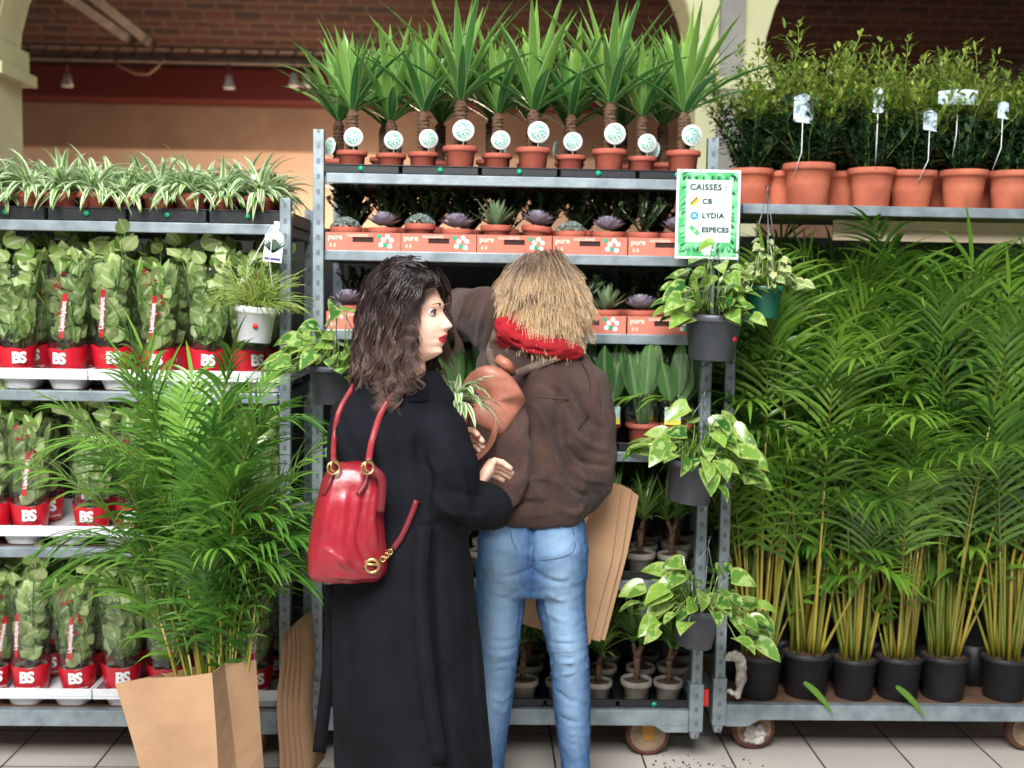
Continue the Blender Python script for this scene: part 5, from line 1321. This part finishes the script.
# hair: bob thrown forward from the crown
g = random.Random(14)
M_hairR = hairmat('blond_tipped_hair', (96, 80, 70), (164, 138, 112), (224, 192, 148), .45)
fw = (RM.to_3x3() @ V((1, 0, 0)))
c0w = HR + V((.02, 0, 0))
def flowR(q, t):
    d = q - c0w; d.z = 0
    return (d.normalized() if d.length > .001 else V()) * (.3 if t < .55 else -.04) + V((.02, -.03, 0))
hm = hair(RM, 520, .145, lambda u: u.x < .35 or u.z > .3, flowR, g, wave=.004, wfreq=50, vol=.34, rad=.0010, grav=.3, per=16, spread=.02, tight=.75, frizz=.0012, c0=V((-.045, 0, .115)), base=(.102, .088, .124))
cap = []; N = 28
for j in range(17):
    ph = -.5 + (math.pi / 2 + .5) * j / 16
    for i in range(N):
        th = 2 * math.pi * i / N; x = .1 * math.cos(ph) * math.cos(th) * 1.05; cap.append(RM @ V((min(x, .05), .085 * math.cos(ph) * math.sin(th) * 1.05, .122 * math.sin(ph) * 1.05)))
hm.add(cap, [(j * N + i, j * N + (i + 1) % N, (j + 1) * N + (i + 1) % N, (j + 1) * N + i) for j in range(16) for i in range(N)], None, .3)
world_build(hm, 'hair', M_hairR, W)

# ------------------------------------------------------------------ brown backpack on the jacket
M_tan = mat('tan_leather', (190, 124, 102), .5, 0, (158, 96, 76), 14, .3, 30, coat=.15); M_tand = mat('leather_strap', (120, 66, 50), .5, 0, (96, 50, 40), 20)
M_suede = woolmat('brown_suede', (72, 52, 48), (96, 72, 66), .1, bump=.5, bs=80)
M_web = mat('taupe_webbing', (112, 92, 82), .8, 0, (96, 78, 70), 40, .3, 200)
YP = YR - .17
KB = root_at('brown_backpack', at(480, 512, YP), 'brown suede backpack with tan leather flap on the corduroy jacket', 'backpack')
kb = MB()
def kk(py, x0, x1, dep, dy=0): a = at(x0, py, YP); b = at(x1, py, YP); return (((a.x + b.x) / 2, YP + .03 + dy, (a.z + b.z) / 2), (b.x - a.x) / 2, dep, .25, .8)
kb.rings([kk(515, 462, 500, .03), kk(505, 452, 520, .07), kk(480, 446, 532, .085), kk(450, 446, 532, .085), kk(420, 450, 528, .08), kk(395, 458, 522, .07), kk(380, 466, 516, .05)], 36)
me = sculpt(kb, .0065, 4, 'kb'); bvb = tree(me)
folds(me, [([(490, 430), (500, 460), (505, 500)], .010, .010), ([(475, 440), (478, 470), (490, 505)], .009, -.010), ([(505, 440), (515, 470), (518, 500)], .009, -.008), ([(460, 470), (480, 490), (505, 495)], .008, .007), ([(515, 420), (526, 450), (525, 480)], .008, .007)], bvb)
ripple(me, .006, 22, (1, 1, 1), 9); bvb = tree(me); finish(me, 'bag_body', M_suede, KB)
fp = [(478, 366), (494, 365), (508, 372), (518, 384), (525, 397), (523, 402), (514, 418), (502, 435), (497, 437), (484, 430), (468, 420), (460, 402), (466, 382)]
fm = MB(); ctr = V(); P = []
for x, y in fp:
    q = hitp(bvb, x, y, .012) or at(x, y, YP - .065); P.append(q)
P = [p if abs(p.y - (YP - .06)) < .09 else V((p.x, YP - .06, p.z)) for p in P]
cc_ = sum(P, V()) / len(P) + V((0, -.012, 0)); n = len(P)
ringm = [cc_.lerp(p, .6) + V((0, -.006, 0)) for p in P]
vs = [cc_] + ringm + P + [p + V((0, .025, 0)) for p in P]
fs = [(0, 1 + (i + 1) % n, 1 + i) for i in range(n)] + [(1 + i, 1 + (i + 1) % n, 1 + n + (i + 1) % n, 1 + n + i) for i in range(n)] + [(1 + n + i, 1 + n + (i + 1) % n, 1 + 2 * n + (i + 1) % n, 1 + 2 * n + i) for i in range(n)]
fm.add(vs, fs); fo = world_build(fm, 'flap', M_tan, KB)
sb = fo.modifiers.new('s', 'SUBSURF'); sb.levels = 1; sb.render_levels = 1
b_ = MB(); strap(b_, [at(497, 417, YP - .10), at(492, 440, YP - .10), at(480, 455, YP - .09), at(470, 462, YP - .09), at(466, 478, YP - .08)], .018, .005); world_build(b_, 'closing_strap', M_tan, KB)
b_ = MB(); strap(b_, [at(469, 398, YP - .10), at(466, 412, YP - .1), at(461, 425, YP - .09)], .016, .004); world_build(b_, 'buckle_strap', M_tand, KB)
b_ = MB(); b_.tube([at(498, 359, YP - .02), at(506, 364, YP - .035), at(512, 370, YP - .02)], .016, 12); world_build(b_, 'handle_loop', M_tan, KB)
b_ = MB(); Q = [at(495, 372, YP - .03)] + [p for p in [hitp(bvk, x, y, .006) for x, y in ((491, 352), (495, 338), (499, 326))] if p]; strap(b_, Q, .022, .006); world_build(b_, 'shoulder_strap', M_web, KB)
b_ = MB(); Q = [at(512, 376, YP - .02)] + [p for p in [hitp(bvk, x, y, .007) for x, y in ((528, 370), (545, 363), (562, 356), (580, 352))] if p]; strap(b_, Q, .024, .006); world_build(b_, 'shoulder_strap', M_web, KB)

# ------------------------------------------------------------------ flat kraft bags under the arm
def kraft_sheet(outline, Y, th, label, dy2=0.0):
    a = at(*outline[0], Y); o = root_at('kraft_bag', a, label, 'paper bag', 'flat kraft bags under the arm')
    P = [at(x, y, Y + dy2 * i) for i, (x, y) in enumerate(outline)]; m = MB().poly(P, th)
    world_build(m, 'bag_panel', M_kraft, o, False, bevel=.002)
    l = MB(); q = at(outline[-1][0] + 6, outline[-1][1] - 40, Y - .001); q2 = at(outline[-2][0] - 6, outline[-2][1] - 36, Y - .001); l.tube([q, q2], .0012, 4); world_build(l, 'bottom_fold', mat('kraft_fold', (160, 124, 94), .85), o)
kraft_sheet([(606, 479), (622, 487), (612, 560), (590, 645), (516, 622), (522, 560), (560, 500)], 3.66, .006, 'front flat kraft bag under the arm of the person in jeans')
kraft_sheet([(620, 484), (632, 490), (622, 555), (600, 642), (530, 622), (560, 500)], 3.675, .006, 'middle flat kraft bag, edge showing behind the front one')
kraft_sheet([(628, 488), (639, 496), (628, 552), (605, 641), (540, 622), (565, 505)], 3.69, .006, 'rearmost flat kraft bag, farthest right of the three')
# ------------------------------------------------------------------ big palm in a kraft bag
YG = 3.12
b0 = at(222, 760, YG)
KG = root_at('kraft_carrier_bag', (b0.x, YG, 0), 'open brown kraft paper bag on the floor with a palm standing in it', 'paper bag')
tl, tm, tr_ = at(115, 684, YG - .02), at(212, 673, YG - .14), at(256, 660, YG + .06)
bl_, bm_, br_ = V((at(172, 878, YG - .02).x, YG - .02, 0)), V((at(226, 884, YG - .13).x, YG - .12, 0)), V((at(270, 870, YG + .05).x, YG + .05, 0))
tback = tl + (tr_ - tm) + V((0, 0, -.01)); bback = bl_ + (br_ - bm_)
gt = (tm + tr_) / 2 + V((-.03, .01, .004)); gb = (bm_ + br_) / 2; gt2 = (tl + tback) / 2 + V((.02, .02, 0)); gb2 = (bl_ + bback) / 2
loop_t = [tl, tl.lerp(tm, .35) + V((0, .0, .006)), tl.lerp(tm, .7) + V((0, .006, -.004)), tm, gt, tr_, tr_.lerp(tback, .5) + V((0, .01, .01)), tback, gt2]
loop_b = [bl_, bl_.lerp(bm_, .35), bl_.lerp(bm_, .7), bm_, gb, br_, br_.lerp(bback, .5), bback, gb2]
m = MB(); NR = 9; n = len(loop_t)
for j in range(NR + 1):
    t = j / NR
    m.v += [b.lerp(a, t) + V((0, .004 * math.sin(t * 9 + i * 2.1) * math.sin(math.pi * t), 0)) for i, (a, b) in enumerate(zip(loop_t, loop_b))]
m.uv = [(0, 0)] * len(m.v); m.r = [.5] * len(m.v)
m.f = [(j * n + i, j * n + (i + 1) % n, (j + 1) * n + (i + 1) % n, (j + 1) * n + i) for j in range(NR) for i in range(n)] + [tuple(range(n))[::-1]]; m.mi = [0] * len(m.f)
o = world_build(m, 'bag_shell', M_kraft, KG, False); sd = o.modifiers.new('s', 'SOLIDIFY'); sd.thickness = .002
PG = empty('bagged_palm', (b0.x + .0, YG + .04, .012)); tag(PG, 'large feathery areca palm standing in the open kraft bag at left', 'palm')
pot_mb(.085, .066, .15, .01, .12).build('pot', M_blackpot, PG); soil_mb(.08, .138).build('soil', M_soil, PG)
g = random.Random(88); lf = MB(); st = MB()
spec = []
for k in range(34):
    a = g.uniform(0, 6.28); el = g.uniform(74, 88); t = g.random()
    spec.append((rdir(el, el, g, a), .35 + .42 * t, g.uniform(.35, .52), g.uniform(.9, 2.4)))
for az, el, Ls, Lf, dr in ((180, 77, .66, .6, .9), (170, 82, .75, .55, .6), (190, 71, .58, .6, 1.3), (10, 79, .7, .56, .8), (0, 85, .8, .52, .55), (350, 72, .62, .55, 1.2), (260, 84, .7, .5, 1.1), (280, 83, .65, .5, 1.0), (200, 80, .5, .55, 2.2), (220, 78, .48, .5, 2.4), (320, 78, .5, .5, 2.2), (180, 72, .42, .5, 2.4), (0, 74, .42, .48, 2.2), (100, 84, .75, .5, .8), (180, 85, .78, .6, .4), (150, 82, .74, .58, .45)):
    spec.append((rdir(el, el, g, R(az)), Ls, Lf, dr))
for d, Ls, Lf, dr in spec:
    if d.y < 0: d = V((d.x, d.y * .35, d.z)).normalized()
    d = V((d.x * .62, d.y * .8, d.z)).normalized(); q = V((.05 * d.x * 2, .05 * d.y * 2, .13)); frond(lf, st, q, d, Ls, Lf, g, droop=dr, nl=22, ll=g.uniform(.18, .27), wl=.012)
st.build('stem', L_stem, PG); lf.build('foliage', L_palm2, PG)
PG.rotation_euler = (0, -.06, 0)

# ------------------------------------------------------------------ bundle of folded kraft bags by the cart posts
g = random.Random(2)
for k in range(5):
    Y = 3.60 + k * .022; x0 = at(280 + k * 4.5, 640, Y).x; th = .007
    o = root_at('folded_kraft_bag', (x0, Y, .0), 'folded kraft bag standing between the carts, %s from left' % ORD[k], 'paper bag', 'folded bags between the carts'); m = MB(); top = at(285, 624 + abs(k - 3) * 4, Y).z; N = 14; vs = []
    for j in range(N + 1):
        z = .0 + top * j / N; xx = x0 + .006 * math.sin(j * .6 + k * .3) + .012 * (1 - j / N) * (k - 1.5) * .5
        vs += [V((xx, Y, z)), V((xx + th, Y, z)), V((xx + th + .035, Y + .2, z)), V((xx + .035, Y + .2, z))]
    fs = [(4 * j + i, 4 * j + (i + 1) % 4, 4 * j + 4 + (i + 1) % 4, 4 * j + 4 + i) for j in range(N) for i in range(4)] + [(3, 2, 1, 0), (4 * N, 4 * N + 1, 4 * N + 2, 4 * N + 3)]
    m.add(vs, fs); world_build(m, 'bag_panel', M_kraft, o, True)
# ------------------------------------------------------------------ cart oddments and floor debris
M_film = mat('stretch_film', (206, 200, 192), .35, 0, (150, 140, 130), 30, .8, 60)
pc = at(733, 660, YC - .01); m = MB(); g = random.Random(8)
m.tube([pc + V(v) for v in ((-.03, 0, .01), (-.005, -.01, .02), (.02, -.01, .012), (.03, -.008, -.03), (.028, -.01, -.08), (.015, -.012, -.12), (-.02, -.006, -.105))], [.012, .018, .02, .019, .016, .012, .01], 9)
me = sculpt(m, .004, 1, 'film'); ripple(me, .01, 70, (1, 1, .5), 1); o = finish(me, 'stretch_film', M_film, None); tag(o, 'crumpled clear stretch film knotted round the left post of the palm cart', 'plastic film')
c2_ = bpy.data.objects['plant_cart.002'].location; wf = MB(); wf.rings([((c2_.x + .17, c2_.y + .088, .035), .035, .012), ((c2_.x + .17, c2_.y + .082, .06), .042, .016), ((c2_.x + .175, c2_.y + .088, .10), .03, .012)], 18)
me = sculpt(wf, .004, 0, 'film'); ripple(me, .015, 60, (1, 1, 1), 4); o = finish(me, 'stretch_film', M_film, None); tag(o, 'white film tangled over the left front wheel of the palm cart', 'plastic film')
db = MB()
for k in range(420):
    x = at(g.gauss(705, 28), 740, 3.8).x; y = g.gauss(3.66, .12); r_ = g.uniform(.0015, .005)
    db.lathe([(0, 0), (r_, r_ * .3), (r_ * .8, r_ * .9), (0, r_ * 1.1)], 5, (x, y, .0), r=g.random())
o = db.build('spilled_soil', M_soil); tag(o, 'crumbs of potting soil spilled on the pale floor tiles', 'soil', kind='stuff')
for k, (px, py) in enumerate(((820, 706), (912, 710))):
    a = at(px, py, YC - .012); b_ = MB(); b_.blade(a + V((-.06, 0, .085)), V((.55, -.05, -.4)), .16, .022, 1.0, 6, .2, sword, .5, up=V((0, -1, .2)))
    tag(b_.build('fallen_leaf', L_palm), 'loose palm leaflet hanging over the edge of the palm cart, %s one' % ['left', 'right'][k], 'leaf')
wm = MB(); A_ = at(722, 466, YC - .015); B_ = V((XC + WID, YC - .015, A_.z)); wm.tube([A_, (A_ + B_) / 2 + V((0, -.01, -.035)), B_], .0025, 5)
tag(wm.build('tie_wire', M_iron), 'dark wire stretched across the palms on the right cart', 'wire')
dm = MB().box((-.004, -.004, -.0), (.022, .01, .06)); o = dm.build('red_clip', M_red_dot, None, False, loc=at(702, 706, YB + .03), bevel=.002); tag(o, 'small red clip at the foot between the middle and right carts', 'clip')
